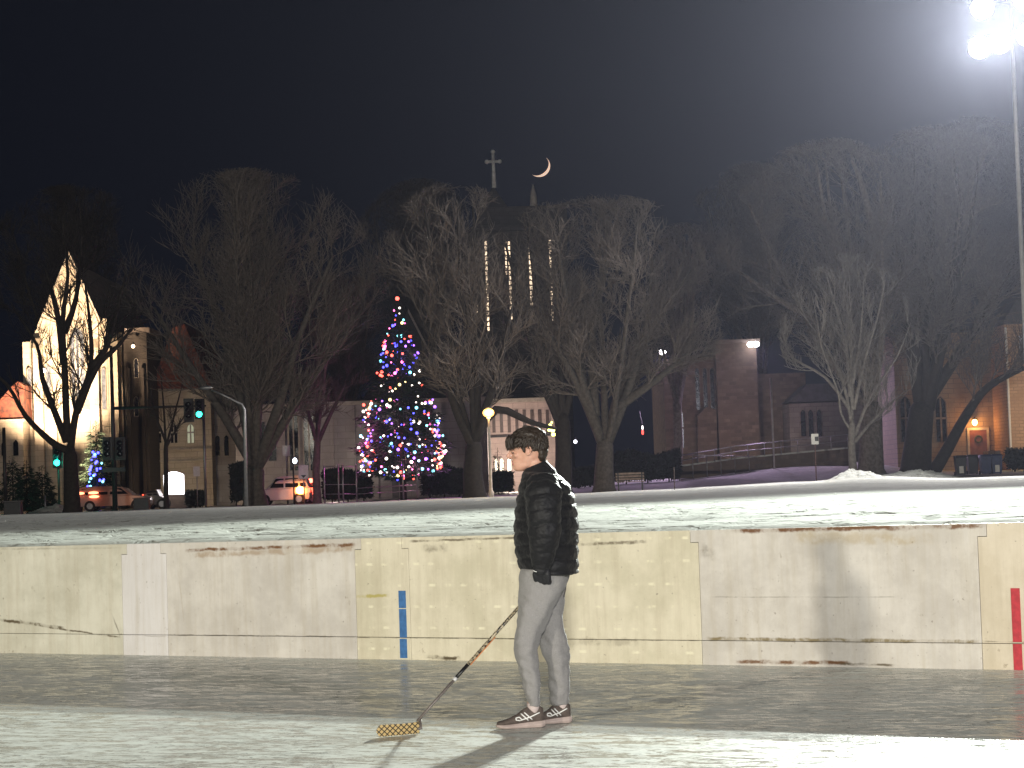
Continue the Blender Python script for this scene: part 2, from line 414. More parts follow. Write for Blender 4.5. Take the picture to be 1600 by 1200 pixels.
panel(SMIN, ws(-420), MATS['C'])
panel(ws(-300), jA, MATS['A'], tabR=t)
panel(jA, jB, MATS['B'], cutL=t, cutR=t)
panel(jB, jC, MATS['C'], tabL=t, tabR=t)
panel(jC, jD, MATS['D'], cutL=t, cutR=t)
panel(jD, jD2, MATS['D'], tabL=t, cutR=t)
panel(jD2, jE, MATS['E'], tabL=t, tabR=t)
panel(jE, jF, MATS['F'], cutL=t)
panel(jF, SMAX, MATS['E'])
mb = MB(); mb.prism([W3(s, z, -.045) for s, z in ((SMIN, -.05), (SMAX, -.05), (SMAX, zt_(SMAX)-.03), (SMIN, zt_(SMIN)-.03))], wnrm*.16)
mb.build('backing', mat('concrete_backing', (.36, .33, .27), .9), wall)
def stripe(px0, px1, ytop, ybot, m, segs):
    for (a, b_) in segs:
        za, zb = WP(px0, a)[1], WP(px0, b_)[1]
        s0 = WP(px0, 960)[0]; s1 = WP(px1, 960)[0]
        off = .0042 if zb > kick-.02 else .0082
        mb = MB(); mb.prism([W3(s, z, off) for s, z in ((s0, zb), (s1, zb), (s1, za), (s0, za))], wnrm*.0038)
        mb.build('painted_line', m, wall)
m_blue = mat('blue_line_paint', (.055, .165, .38), .45, .2, 30); m_red = mat('red_line_paint', (.50, .035, .05), .45, .2, 30)
stripe(624, 635, 923, 1027, m_blue, [(923, 950), (951.5, 996)])
stripe(624, 635, 923, 1027, m_blue, [(998, 1028)])
stripe(1581, 1595, 919, 1045, m_red, [(919, 1003)])
stripe(1581, 1595, 919, 1045, m_red, [(1006, 1050)])

# ------------------------------------------------------------------ person
YP = 13.66
def J(px, py, dy=0.0): return P(px, py, YP+dy)
SK, n, l, b = nodes('skin')
l.new(mixc(n, l, ramp(n, l, nz(n, l, 25, 4), .3, .7), (.50, .27, .19), (.60, .35, .26)), b.inputs['Base Color'])
b.inputs['Roughness'].default_value = .5; b.inputs['Subsurface Weight'].default_value = .15; b.inputs['Subsurface Radius'].default_value = (.01, .004, .002)
LIPS = mat('lips', (.45, .17, .14), .45)
m_jacket, n, l, b = nodes('puffer_nylon')
b.inputs['Base Color'].default_value = (.0075, .0075, .009, 1); b.inputs['Roughness'].default_value = .55; b.inputs['Specular IOR Level'].default_value = .25
b.inputs['Sheen Weight'].default_value = .08
bump(n, l, b, nz(n, l, 38, 4, .6, dist=.8), .45, .012)
m_sweat, n, l, b = nodes('grey_sweatpants')
l.new(mixc(n, l, ramp(n, l, nz(n, l, 240, 2, .6), .3, .7), (.205, .198, .195), (.27, .262, .258)), b.inputs['Base Color'])
b.inputs['Roughness'].default_value = .95; b.inputs['Sheen Weight'].default_value = .15
bump(n, l, b, nz(n, l, 28, 4, .6, dist=1.5), .35, .012)
m_hair, n, l, b = nodes('dark_hair')
l.new(mixc(n, l, nz(n, l, 60, 3), (.010, .007, .005), (.042, .028, .018)), b.inputs['Base Color']); b.inputs['Roughness'].default_value = .5
m_glove = mat('glove_black', (.010, .010, .013), .6, .3, 30, bmp=.3)

person = empty('person', (J(840, 1131).x, YP, 0), 'young man in black puffer jacket and grey sweatpants standing on the ice in profile', 'person')
def ring(c, rx, ry, n=28, front=0.0, ax=(1,0,0), ay=(0,1,0), mod=None):
    c = Vector(c); ax = Vector(ax); ay = Vector(ay); out = []
    for k in range(n):
        th = 2*math.pi*k/n
        q = mod(th) if mod else 1.0
        w_ = 1 + front*math.cos(th)
        out.append(c + ax*math.cos(th)*rx*q + ay*math.sin(th)*ry*w_*q)
    return out
def interp(tab, y):
    ys = [r[0] for r in tab]
    return [float(np.interp(y, ys, [r[k] for r in tab])) for k in range(1, len(tab[0]))]
MPP = YP/FPX   # metres per pixel at the person

# --- body (skin): head + neck + torso + limbs as one surface
body = MB()
HT = [ # y, front x, back x, half width (m)
 (673, 817, 838, .030), (676, 809, 844, .050), (681, 802, 849, .066), (688, 798, 852, .074), (695, 796.2, 853.5, .077), (700, 795.6, 853.5, .077),
 (703, 796.5, 853, .076), (706, 799, 852.5, .074), (710, 799.5, 851, .071), (714, 800, 849, .067), (717, 800.6, 847, .063), (719.5, 800.2, 845, .059), (721.5, 799.2, 842, .056),
 (723.5, 801.4, 840, .054), (725.5, 800.2, 838, .052), (728, 801.8, 835, .049), (731, 801.0, 829, .043), (734, 803, 823, .035), (736.5, 808, 818, .022)]
rr = []
for i in range(len(HT)):
    y, fx, bx, hw = HT[i]
    c = J((fx+bx)/2, y); rr.append(ring(c, (bx-fx)/2*MPP, hw, 28, front=.14))
body.rings(rr)
def chain(mb, pts, rad, step=.012, n=12):
    for i in range(len(pts)-1):
        a, b_ = Vector(pts[i]), Vector(pts[i+1]); k = max(1, int((b_-a).length/step))
        for j in range(k+1):
            f = j/k; mb.ball(a.lerp(b_, f), rad[i]*(1-f)+rad[i+1]*f, n, 8)
chain(body, [J(799.5, 703), J(797.3, 707), J(794.6, 710.6), J(792.6, 713)], [.009, .0095, .0090, .0085], .003)
chain(body, [J(793, 713.5), J(797, 716)], [.0075, .0085], .004)
for s in (-1, 1):
    body.ball(J(797, 714.8, s*.010), .0075, 10, 6)
    body.ball(J(800.5, 701.5, s*.030), (.010, .024, .006), 12, 8)           # brow
    body.ball(J(806, 712, s*.038), (.016, .020, .016), 12, 8)             # cheek
    body.ball(J(800.8, 706.3, s*.031), (.0075, .012, .0045), 10, 8)          # eyelid
    ear = J(826, 704.5, s*.078)
    for k in range(16):
        th = 2*math.pi*k/16
        body.ball(ear+Vector((.013*math.cos(th)+.004*math.sin(th), s*(.007+.005*math.cos(th)), .024*math.sin(th))), .0052, 8, 6)
    body.ball(ear+Vector((0, -s*.003, 0)), (.012, .006, .022), 10, 8)
    body.ball(ear+Vector((-.004, s*.003, -.022)), .007, 8, 6)
body.ball(J(801.2, 721.8), (.008, .022, .005), 12, 8); body.ball(J(801.8, 725.6), (.0085, .019, .0055), 12, 8)
body.ball(J(804, 731.5), (.012, .018, .012), 12, 8)
chain(body, [J(832, 706), J(836, 728), J(842, 748)], [.058, .054, .052], .02, 20)
# torso core
chain(body, [J(848, 766), J(856, 800), J(856, 850), J(854, 895)], [.075, .115, .115, .12], .03, 20)
chain(body, [J(850, 769, -.15), J(850, 769, .15)], [.05, .05], .02, 16)
for s, sh, el, wr in ((-1, J(852, 775, -.18), J(856, 832, -.235), J(845, 884, -.20)), (1, J(852, 775, .18), J(866, 836, .22), J(846, 904, .17))):
    chain(body, [sh, el, wr], [.05, .042, .03], .015, 14)
    body.ball(wr+Vector((-.005, 0, -.04)), (.03, .018, .045), 12, 8)
chain(body, [J(852, 900, -.09), J(825, 1005, -.11), J(832, 1106, -.10)], [.07, .045, .028], .02, 16)
chain(body, [J(862, 900, .09), J(866, 1012, .10), J(875, 1106, .10)], [.07, .045, .028], .02, 16)
me = remesh(body, .0042, 2, .4)
o = link('body', me, [SK, LIPS], person, True)
lipc = [J(799.5, 721.8), J(799.8, 725.4)]
for p_ in me.polygons:
    c = p_.center
    if any(abs(c.z-q.z) < .0055 and c.x < q.x+.012 and abs(c.y-YP) < .021 for q in lipc): p_.material_index = 1
# eyes
for s in (-1, 1):
    mb = MB(); mb.ball(J(801.2, 706.8, s*.031), .0085, 12, 8); mb.build('eye', mat('eye_dark', (.05, .03, .02), .2), person, True)

# --- hair
hb = MB()
HH = [ # y, front, back, half width
 (666.8, 824, 838, .018), (668.5, 815, 843, .045), (671, 808, 847.5, .062), (676, 799.5, 852.5, .080), (683, 793.5, 855.5, .090), (690, 793, 856.6, .093), (695, 795, 857, .090), (699, 799, 857, .086), (702, 806, 857, .083), (705, 814, 856.6, .081)]
HH2 = [(704, 834, 856.7, .078), (710, 836, 855.6, .072), (716, 838, 853.5, .064), (721, 840, 851.5, .050)]
hb.rings([ring(J((f+bk)/2+1, y+1.5), (bk-f)/2*MPP*.93, hw*.92, 28, front=.10) for y, f, bk, hw in HH])
hb.rings([ring(J((f+bk)/2, y), (bk-f)/2*MPP, hw, 28) for y, f, bk, hw in HH2])
for s in (-1, 1):   # sideburn
    chain(hb, [J(818, 700, s*.075), J(819.5, 707, s*.072)], [.012, .006], .004, 10)
me = remesh(hb, .005, 2, .4)
displace(me, lambda q: .006*noise.fractal(Vector((q.x*20, q.y*26, q.z*34)), .9, 2.0, 3))
hair = link('hair', me, m_hair, person, True)
lk = MB(); random.seed(5)
hc = J(826, 692)
for i in range(1500):
    th = random.uniform(0, 2*math.pi); u = random.uniform(-.25, 1)
    d = Vector((math.cos(th)*math.sqrt(max(0, 1-u*u*.98)), math.sin(th)*math.sqrt(max(0, 1-u*u*.98)), u))
    p0 = hc + Vector((d.x*.108, d.y*.080, d.z*.088))
    if d.z < .05 and d.x < .35: continue
    # flows forward over the crown and down at the back and sides
    flow = Vector((-.9+1.1*max(0, d.x)*1.2, d.y*.5, -.25-.8*max(0, d.x)-.5*abs(d.y)+.5*max(0, -d.x)*0))
    flow = (flow - d*flow.dot(d)).normalized()
    L = random.uniform(.035, .075); pts = []; p_ = p0.copy(); k = 5
    for j in range(k):
        pts.append(p_.copy()); dd = (p_-hc); dd = Vector((dd.x/.112, dd.y/.082, dd.z/.092)).normalized()
        fl = (flow - dd*flow.dot(dd)*.9 + Vector((random.uniform(-.3, .3), random.uniform(-.3, .3), random.uniform(-.3, .3)-.1*j)) + dd*.34*(1 if j > 1 else .6)).normalized()
        p_ += fl*L/k
    if pts[-1].x < J(789, 700).x: continue
    r0 = random.uniform(.0025, .0075)
    lk.tube(pts, [r0*.8, r0, r0*.9, r0*.6, r0*.1], 4)
for i in range(130):   # fringe hanging over the forehead
    y = random.uniform(-.075, .075); a = J(random.uniform(795, 806), random.uniform(680, 690)); a.y = YP+y
    e = J(random.uniform(790, 799), random.uniform(691, 705.5)); e.y = YP+y*1.05+random.uniform(-.012, .012); e.x += abs(y)**2*4.5
    mid = a.lerp(e, .5)+Vector((-.010, 0, .006)); r0 = random.uniform(.003, .006)
    lk.tube([a, a.lerp(mid, .6)+Vector((-.003, 0, .003)), mid, mid.lerp(e, .6), e], [r0*.8, r0, r0, r0*.7, r0*.1], 4)
for i in range(60):   # side hair over the temple, above the ear
    for s in (-1, 1):
        a = J(random.uniform(806, 836), random.uniform(682, 692), s*random.uniform(.080, .086))
        e = J(0, 0); e = a + Vector((random.uniform(-.035, -.01), s*random.uniform(-.004, .004), -random.uniform(.025, .045)))
        mid = a.lerp(e, .5)+Vector((0, s*.006, 0)); r0 = random.uniform(.003, .0055)
        lk.tube([a, mid, e], [r0, r0, r0*.15], 4)
lk.build('hair_locks', m_hair, hair, True)

# --- jacket
JT = [ # y, left x, right x, half depth
 (727, 816, 856, .085), (736, 815.5, 860, .095), (742, 816, 871, .150), (750, 813, 882, .195), (760, 810, 891, .218), (778, 807, 898, .235), (797, 804, 902, .245), (822, 803, 904.5, .25), (845, 803, 904, .25), (868, 806, 904, .245), (885, 811, 904.5, .24), (895, 814, 904, .232)]
jk = MB(); rr = []
seams = [751, 771, 790, 810, 830, 850, 872, 890]
def quilt(y, seams, depth):
    d = min(abs(y-s) for s in seams)
    return -depth*math.exp(-(d/2.1)**2) + depth*.55*min(1, d/9)
for y in np.arange(738, 896.5, 1.6):
    f, bk, hd = interp(JT, y)
    c = J((f+bk)/2, y)
    def mod(th, y=y):
        yy = y + 2.2*math.sin(th*2+y*.05)+1.6*noise.noise(Vector((math.cos(th)*2, math.sin(th)*2, y*.05)))
        return 1 + quilt(yy, seams, .034) + .030*noise.noise(Vector((math.cos(th)*3.2, math.sin(th)*3.2, y*.11)))
    rr.append(ring(c, (bk-f)/2*MPP*.985, hd, 56, mod=mod))
# hem tucks in
f, bk, hd = interp(JT, 896); c = J((f+bk)/2, 898); rr.append(ring(c, (bk-f)/2*MPP*.90, hd*.9, 56))
jk.rings(rr)
# collar
CT = [(712, 846, 855, .0), ]
rr = []
for i, tt in enumerate(np.linspace(0, 1, 9)):
    # tilted rings from shoulder level up to the collar edge (front low, back high)
    fr = J(816+1.0*tt, 748-14*tt); bk_ = J(872-17*tt, 742-24*tt)
    c = (fr+bk_)/2; ax = (bk_-fr)/2
    bul = 1+.05*math.sin(tt*math.pi*2.0-.6)
    rr.append(ring(c, 1.0*bul, (.125-.047*tt)*bul, 40, ax=ax, ay=(0, 1, 0)))
inner = []
for tt in (1.0, .8, .5):
    fr = J(816+1.0*tt+2.6, 748-14*tt); bk_ = J(872-17*tt-2.8, 742-24*tt); c = (fr+bk_)/2; ax = (bk_-fr)/2
    inner.append(ring(c, 1.0, .125-.047*tt-.012, 40, ax=ax, ay=(0, 1, 0)))
jk.rings(rr+inner)
def sleeve(mb, pts, rad, seam_every=.078, seed=0):
    # smooth the axis then ring it every 8 mm with quilting
    P_ = [Vector(p) for p in pts]; tot = 0; cum = [0]
    for i in range(len(P_)-1): tot += (P_[i+1]-P_[i]).length; cum.append(tot)
    def at(s):
        s = min(max(s, 0), tot)
        return Vector([float(np.interp(s, cum, [p[k] for p in P_])) for k in range(3)])
    def sm(s): return (at(s-.04)+at(s-.02)+at(s)*2+at(s+.02)+at(s+.04))/6
    rings_ = []; s = 0
    while s <= tot+1e-6:
        c = sm(s); tg = (sm(s+.01)-sm(s-.01)); tg = tg.normalized() if tg.length > 1e-6 else Vector((0, 0, -1))
        ax = Vector((1, 0, 0)); ax = (ax-tg*ax.dot(tg)).normalized(); ay = tg.cross(ax)
        r = float(np.interp(s, cum, rad))
        def mod(th, s=s):
            ss = s+.010*math.sin(th+1)+.008*noise.noise(Vector((math.cos(th)*2, math.sin(th)*2, s*9+seed)))
            d = abs((ss/seam_every+.5) % 1-.5)*seam_every
            return 1-.045*math.exp(-(d/.010)**2)+.02*min(1, d/.03)+.08*noise.noise(Vector((math.cos(th)*2.2, math.sin(th)*2.2, s*14+seed)))
        rings_.append(ring(c, r, r*.95, 36, ax=ax, ay=ay, mod=mod)); s += .007
    mb.rings(rings_)
sleeve(jk, [J(849, 750, -.13), J(848, 775, -.215), J(850, 805, -.255), J(851, 833, -.262), J(848, 862, -.245), J(845.5, 889, -.225)], [.09, .112, .104, .096, .078, .056], seed=1)
sleeve(jk, [J(853, 752, .13), J(855, 775, .21), J(862, 810, .25), J(866, 838, .25), J(858, 872, .22), J(850, 897, .19)], [.09, .108, .10, .092, .075, .055], seed=5)
me = remesh(jk, .0052, 1, .35)
displace(me, lambda q: .0035*noise.fractal(Vector((q.x*16, q.y*16, q.z*34)), .8, 2.0, 3))
link('jacket', me, m_jacket, person, True)
# small chalk-white print on the cuff
mb = MB(); mb.tube([J(833.5, 891.5, -.30), J(836, 893, -.302), J(838.5, 893.5, -.30)], .0022, 6); mb.build('sleeve_print', WHITEPAINT, person)

# --- gloves with fingers
def hand(base, down, side, fwd, curl, sc_=1.0, thumb_side=1, fat=1.0):
    """base wrist, down = towards the finger tips, side = across the palm, fwd = curl direction"""
    mb = MB(); base = Vector(base); down = Vector(down).normalized(); side = Vector(side).normalized(); fwd = Vector(fwd).normalized()
    for i in range(9):
        f = i/8
        for j in (-1, -.33, .33, 1):
            mb.ball(base+down*(.015+.070*f)*sc_+side*j*(.018+.011*f)*sc_, .0165*sc_, 10, 8)
    chain(mb, [base-down*.03, base+down*.01], [.027, .025], .01, 12)
    Ls = [(.040, .024, .020), (.044, .028, .022), (.041, .026, .021), (.032, .020, .018)]
    for k in range(4):
        p_ = base+down*.082*sc_+side*(-.030+.020*k)*sc_; ang = 0; pts = [p_]
        for s_, L in enumerate(Ls[k]):
            ang += curl[s_]+.06*k
            p_ = p_+(down*math.cos(ang)+fwd*math.sin(ang))*L*sc_; pts.append(p_)
        chain(mb, pts, [.0115*sc_*fat, .0108*sc_*fat, .0100*sc_*fat, .0092*sc_*fat], .006, 10)
    t0 = base+down*.03*sc_+side*(-.028)*sc_*thumb_side
    t1 = t0+(down*.6+fwd*.6-side*.5*thumb_side).normalized()*.036*sc_; t2 = t1+(down*.7+fwd*.7+side*.25*thumb_side).normalized()*.030*sc_; t3 = t2+(down*.5+fwd*.7+side*.5*thumb_side).normalized()*.022*sc_
    chain(mb, [t0, t1, t2, t3], [.014*sc_*fat, .0125*sc_*fat, .0115*sc_*fat, .0105*sc_*fat], .006, 10)
    return mb
g1 = hand(J(846, 872, -.225), (-.02, 0, -1), (-.97, .2, 0), (.2, .95, .0), (.42, .9, .9), 1.18, 1, 1.6)
chain(g1, [J(845.5, 883, -.225), J(845, 889, -.225)], [.050, .046], .008, 16)
link('glove', remesh(g1, .004, 3, .5), m_glove, person, True)
# the shaft passes the far hip; the far hand closes round it
SA = G(652, 1131); SA = P(652, 1127, 13.45); SB = P(808, 952, 13.70)
sdir = (SB-SA).normalized(); SC = SA+sdir*((SB-SA).length*1.24)
SC = Vector(SC)
g2 = hand(SC-sdir*.02+Vector((.055, .05, .045)), (-.62, -.30, -.75), (.6, .2, -.5), (-.2, -.9, .3), (1.1, 1.2, .8), .9, -1)
link('glove', remesh(g2, .0045, 2, .4), m_glove, person, True)

# --- trousers
NL = [ # y, left x, right x, half depth   near leg
 (888, 816, 888, .15), (905, 813.5, 886, .135), (926, 812, 880, .125), (945, 809, 871, .118), (963, 806.5, 861, .112), (981, 804.5, 853, .108), (999, 803.5, 846.5, .102), (1015, 804.5, 842.5, .098), (1030, 808, 842, .092), (1046, 811.5, 843, .086), (1063, 815, 844.5, .080), (1078, 817, 844.5, .074), (1090, 819, 843.5, .068), (1097, 821.5, 843, .060), (1101, 823, 842.5, .054), (1104, 823.5, 842, .052)]
FL = [(888, 820, 889, .15), (905, 824, 887.5, .13), (930, 832, 883.5, .12), (955, 838, 881, .112), (975, 840, 880.5, .108), (995, 841, 884, .102), (1012, 842, 887.5, .098), (1024, 845.5, 889, .093), (1036, 855, 890, .084), (1050, 858, 890.5, .080), (1066, 859.5, 890, .076), (1082, 860.5, 888.5, .070), (1092, 861.5, 887, .062), (1097, 862, 886, .055), (1101, 863, 885, .052)]
def leg(mb, tab, dyt, dyb, seed):
    rr = []
    y0, y1 = tab[0][0], tab[-1][0]
    for y in np.arange(y0, y1+.1, 2.0):
        f, bk, hd = interp(tab, y); t_ = (y-y0)/(y1-y0)
        c = J((f+bk)/2, y, dyt*(1-t_)+dyb*t_)
        def mod(th, y=y):
            a = noise.noise(Vector((math.cos(th)*1.6+seed, math.sin(th)*1.6, y*.022)))          # long soft folds
            b2 = noise.noise(Vector((math.cos(th)*1.2, math.sin(th)*1.2+seed, y*.10)))           # cross wrinkles at knee and ankle
            wgt = math.exp(-((y-1015)/26)**2)*.7+math.exp(-((y-1088)/13)**2)*1.6
            
            fold = math.sin(y*.36+2.2*math.sin(th+seed)+3*noise.noise(Vector((math.cos(th), math.sin(th), y*.03))))
            return 1+.10*a+.07*b2*wgt+.035*fold*math.exp(-((y-1092)/11)**2)+.022*fold*math.exp(-((y-1018)/16)**2)
        rr.append(ring(c, (bk-f)/2*MPP, hd, 40, mod=mod))
    mb.rings(rr)
tr = MB(); leg(tr, NL, -.075, -.10, 1.3); leg(tr, FL, .075, .10, 7.1)
chain(tr, [J(851, 886, -.05), J(851, 886, .05)], [.13, .13], .03, 20)
me = remesh(tr, .006, 2, .4)
displace(me, lambda q: .014*noise.noise(Vector((q.x*8, q.y*8, q.z*3.2)))+.008*noise.noise(Vector((q.x*20+q.z*14, q.y*10, q.z*16))))
link('trousers', me, m_sweat, person, True)
mb = MB()   # drawcord / back pocket seam
mb.tube([J(884.5, 912, .0), J(883.5, 922, -.02), J(881, 932, -.03)], .004, 6)
mb.build('pocket_seam', mat('seam_dark', (.09, .08, .08), .9), person)

# --- shoes
m_suede = mat('shoe_suede', (.085, .065, .055), .85, .3, 30, bmp=.2); m_sole = mat('shoe_sole', (.42, .34, .31), .7, .15, 20); m_sock = mat('sock_pink', (.50, .42, .40), .9, .1, 20)
def shoe(toe, heel, dy_t, dy_h):
    """toe, heel: px x at sole level; side-on running shoe"""
    a = J(heel, 1131, dy_h); a.z = 0; b_ = J(toe, 1131, dy_t); b_.z = 0
    ax = (b_-a); L = ax.length; ax.normalize(); ay = Vector((-ax.y, ax.x, 0)); root = empty('shoe', a); root.parent = person; root.matrix_parent_inverse = Matrix.Translation(person.location).inverted()
    wid = lambda t_: .034+.016*math.sin(min(1, max(0, (t_-.35)/.55))*math.pi)-.004*(t_ < .2)
    def sect(t_, z0, z1, w0, w1):
        c = a+ax*L*t_; return [c+ay*-w0+Vector((0,0,z0)), c+ay*w0+Vector((0,0,z0)), c+ay*w1*1.02+Vector((0,0,(z0+z1)/2)), c+ay*w1*.7+Vector((0,0,z1)), c-ay*w1*.7+Vector((0,0,z1)), c-ay*w1*1.02+Vector((0,0,(z0+z1)/2))]
    so = MB(); so.rings([sect(t_, .002+lift, zt, w_*.92, w_*1.12) for t_, w_, zt, lift in ((-.02, .026, .044, .008), (.06, .038, .044, 0), (.3, .038, .038, 0), (.55, .046, .032, 0), (.8, .049, .028, 0), (.93, .038, .028, .004), (1.0, .016, .028, .012))])
    link('sole', remesh(so, .004, 2, .4), m_sole, root, True)
    up = MB(); prof = [(.01, .030, .108), (.07, .038, .122), (.2, .038, .112), (.34, .039, .118), (.44, .041, .104), (.56, .045, .078), (.70, .048, .060), (.84, .046, .048), (.94, .034, .040), (.985, .016, .034)]
    up.rings([ring(a+ax*L*t_+Vector((0, 0, (.018+zt)/2+.004)), w_, (zt-.018)/2+.004, 20, ax=ay, ay=(0, 0, 1)) for t_, w_, zt in prof])
    link('upper', remesh(up, .004, 2, .4), m_suede, root, True)
    sk = MB(); sk.tube([a+ax*L*.19+Vector((0, 0, .08)), a+ax*L*.22+Vector((0, 0, .15))], [.034, .038], 16)
    sk.build('sock', m_sock, root, True)
    # side stripes
    st = MB(); near = -1 if ay.y > 0 else 1
    def sp(t_, z): 
        w_ = np.interp(t_, [p_[0] for p_ in prof], [p_[1] for p_ in prof]); zt = np.interp(t_, [p_[0] for p_ in prof], [p_[2] for p_ in prof])
        zc = (.018+zt)/2+.004; hz = (zt-.018)/2+.004; q = max(0, 1-((z-zc)/hz)**2)
        return a+ax*L*t_+ay*near*(w_*math.sqrt(q)+.0015)+Vector((0, 0, z))
    def line(pts):
        out = []
        for i in range(len(pts)-1):
            for k in range(6): f = k/5; out.append(sp(pts[i][0]*(1-f)+pts[i+1][0]*f, pts[i][1]*(1-f)+pts[i+1][1]*f))
        st.tube(out, .0040, 6)
    line([(.10, .092), (.30, .068), (.52, .050), (.60, .054), (.60, .066), (.53, .070), (.48, .056)])
    line([(.26, .052), (.42, .096)]); line([(.34, .048), (.49, .090)])
    st.build('side_stripe', WHITEPAINT, root, True)
    lc = MB()
    for k in range(4):
        t_ = .42+.06*k; zt = np.interp(t_, [p_[0] for p_ in prof], [p_[2] for p_ in prof]); c = a+ax*L*t_+Vector((0, 0, zt+.006))
        lc.tube([c-ay*.022+Vector((0, 0, -.006)), c, c+ay*.022+Vector((0, 0, -.006))], .0028, 6)
    lc.build('lace', m_suede, root, True)
shoe(775, 850, -.13, -.09)
shoe(829, 892, .07, .10)

# --- hockey stick
stick = empty('hockey_stick', (SA.x, SA.y, 0), 'dark patterned hockey stick with checkered tape on its blade resting on the ice', 'hockey stick')
m_shaft, n, l, b = nodes('stick_shaft')
tc = n.new('ShaderNodeTexCoord').outputs['Object']
f = ramp(n, l, nz(n, l, 55, 3, .7, vec=tc), .47, .53)
c = mixc(n, l, f, (.015, .014, .014), (.36, .30, .20))
l.new(c, b.inputs['Base Color']); b.inputs['Roughness'].default_value = .35
LEN = (SC-SA).length+.10
def sh(a, b_, r, m, name, parent=stick, flat=.72):
    mb = MB(); mb.tube([SA+sdir*a, SA+sdir*b_], r, 8, flat=flat); return mb.build(name, m, parent, True)
up_ = Vector((0, 1, 0))
BL = mat('stick_black', (.012, .012, .013), .35); GR = mat('stick_grey', (.14, .12, .11), .4, .3, 60)
sh(.0, .34, .0125, GR, 'lower_shaft'); sh(.34, .46, .0155, BL, 'joint_tape'); sh(.46, LEN, .0148, m_shaft, 'shaft')
sh(.33, .352, .0185, mat('stick_silver', (.5, .5, .5), .3), 'collar')
mb = MB(); nn = Vector((0, 0, 1)).cross(sdir).normalized(); od = sdir.cross(Vector((0,1,0))).normalized()
mb.tube([SA+sdir*.47-od*.0125+Vector((0,-.006,0)), SA+sdir*.70-od*.0125+Vector((0,-.006,0))], .004, 6); mb.build('accent', mat('stick_orange', (.55, .20, .07), .4), stick)
# blade
m_tape, n, l, b = nodes('checkered_tape')
tc = n.new('ShaderNodeTexCoord').outputs['Object']; sp = n.new('ShaderNodeSeparateXYZ'); l.new(tc, sp.inputs[0])
u = mth(n, l, 'MULTIPLY', mth(n, l, 'ADD', sp.outputs[0], sp.outputs[2]), 31); v_ = mth(n, l, 'MULTIPLY', mth(n, l, 'SUBTRACT', sp.outputs[0], mth(n, l, 'MULTIPLY', sp.outputs[2], 1.0)), 31)
fa = mth(n, l, 'ABSOLUTE', mth(n, l, 'SUBTRACT', mth(n, l, 'FRACT', u), .5)); fb = mth(n, l, 'ABSOLUTE', mth(n, l, 'SUBTRACT', mth(n, l, 'FRACT', v_), .5))
f = mth(n, l, 'MINIMUM', fa, fb); f = ramp(n, l, f, .10, .16, 1, 0)
l.new(mixc(n, l, f, (.50, .36, .15), (.02, .017, .012)), b.inputs['Base Color']); b.inputs['Roughness'].default_value = .7
bl = MB(); toe = P(588, 1131, 13.30); heel = P(655, 1129, 13.43)
prof = []
N = 18
for i in range(N+1):
    t_ = i/N; px = 588+67*t_
    bot = 0.004+.0; top = .074-.006*t_
    # toe is rounded
    if t_ < .12: q = math.sqrt(max(0, 1-((.12-t_)/.12)**2)); mid = .037; bot, top = mid-(mid-bot)*max(q, .25), mid+(top-mid)*max(q, .25)
    if t_ > .8: bot += (t_-.8)*.0; top += (t_-.8)*.03
    x = toe.x*(1-t_)+heel.x*t_; y = toe.y*(1-t_)+heel.y*t_-.012*math.sin(t_*math.pi)
    prof.append([Vector((x, y-.006, bot)), Vector((x, y+.006, bot)), Vector((x, y+.005, top)), Vector((x, y-.005, top))])
bl.rings(prof); bl.build('blade', m_tape, stick, bevel=0)
hs = MB(); hx = Vector((heel.x, heel.y, 0)); hs.tube([hx+Vector((-.015, 0, .028)), hx+Vector((.004, 0, .03)), SA+sdir*.02], [.016, .018, .014], 8, flat=.6); hs.build('heel', GR, stick, True)

# ------------------------------------------------------------------ floodlight mast (the lit lamp of the picture)
YM = 110.0
def M(px, py, dy=0): return P(px, py, YM+dy)
mbase = M(1592, 300); mz = terr(mbase.x, YM)
mast = empty('floodlight_mast', (mbase.x, YM, mz), 'tall pale floodlight mast with blazing white lamps at its top, at the right edge', 'floodlight')
top = M(1583, -40)
m_pole = mat('pole_pale', (.22, .21, .19), .55, .15, 5)
mb = MB(); mb.tube([(mbase.x, YM, mz-.3), (mbase.x, YM, top.z)], [.13, .09], 12); mb.build('pole', m_pole, mast, True)
m_lens = glow('flood_lens', (1.0, .96, .86), 55)
rows_ = [(1535, 12), (1601, -2), (1531, 74), (1562, 66), (1606, 54)]
aimpt = Vector((-1, 8, 0))
for k in (0, 2):
    a = M(rows_[k][0]-4, rows_[k][1]); z = M(1583, 10 if k == 0 else 60).z
    mb = MB(); mb.tube([(mbase.x-2.1, YM-.02, z+.12), (mbase.x+1.8, YM-.02, z+.12)], .06, 8); mb.build('crossarm', m_pole, mast, True)
for i, (px, py) in enumerate(rows_):
    c = M(px, py, -.25); d = (aimpt-c).normalized()
    h = MB(); h.tube([c+d*.28, c+d*.20, c-d*.05, c-d*.26], [.56, .54, .40, .2], 16); h.build('lamp_head', DARKMETAL, mast, True)
    ln = MB(); ln.tube([c+d*.283, c+d*.295], [.54, .50], 20); ln.build('lens', m_lens, mast, True)
    lamp('flood_beam', 'SPOT', c+d*.34, E_BACK/5, (.93, 1.0, .90), .28, aim=(-1.5+i*.7, 4, 6.2), angle=R(26), blend=.6, parent=mast)
    lamp('flood_spill', 'SPOT', c+d*.40, E_SPILL/5, (1.0, .95, .95), .3, aim=tuple(c+d*9), angle=R(168), blend=.3, parent=mast)

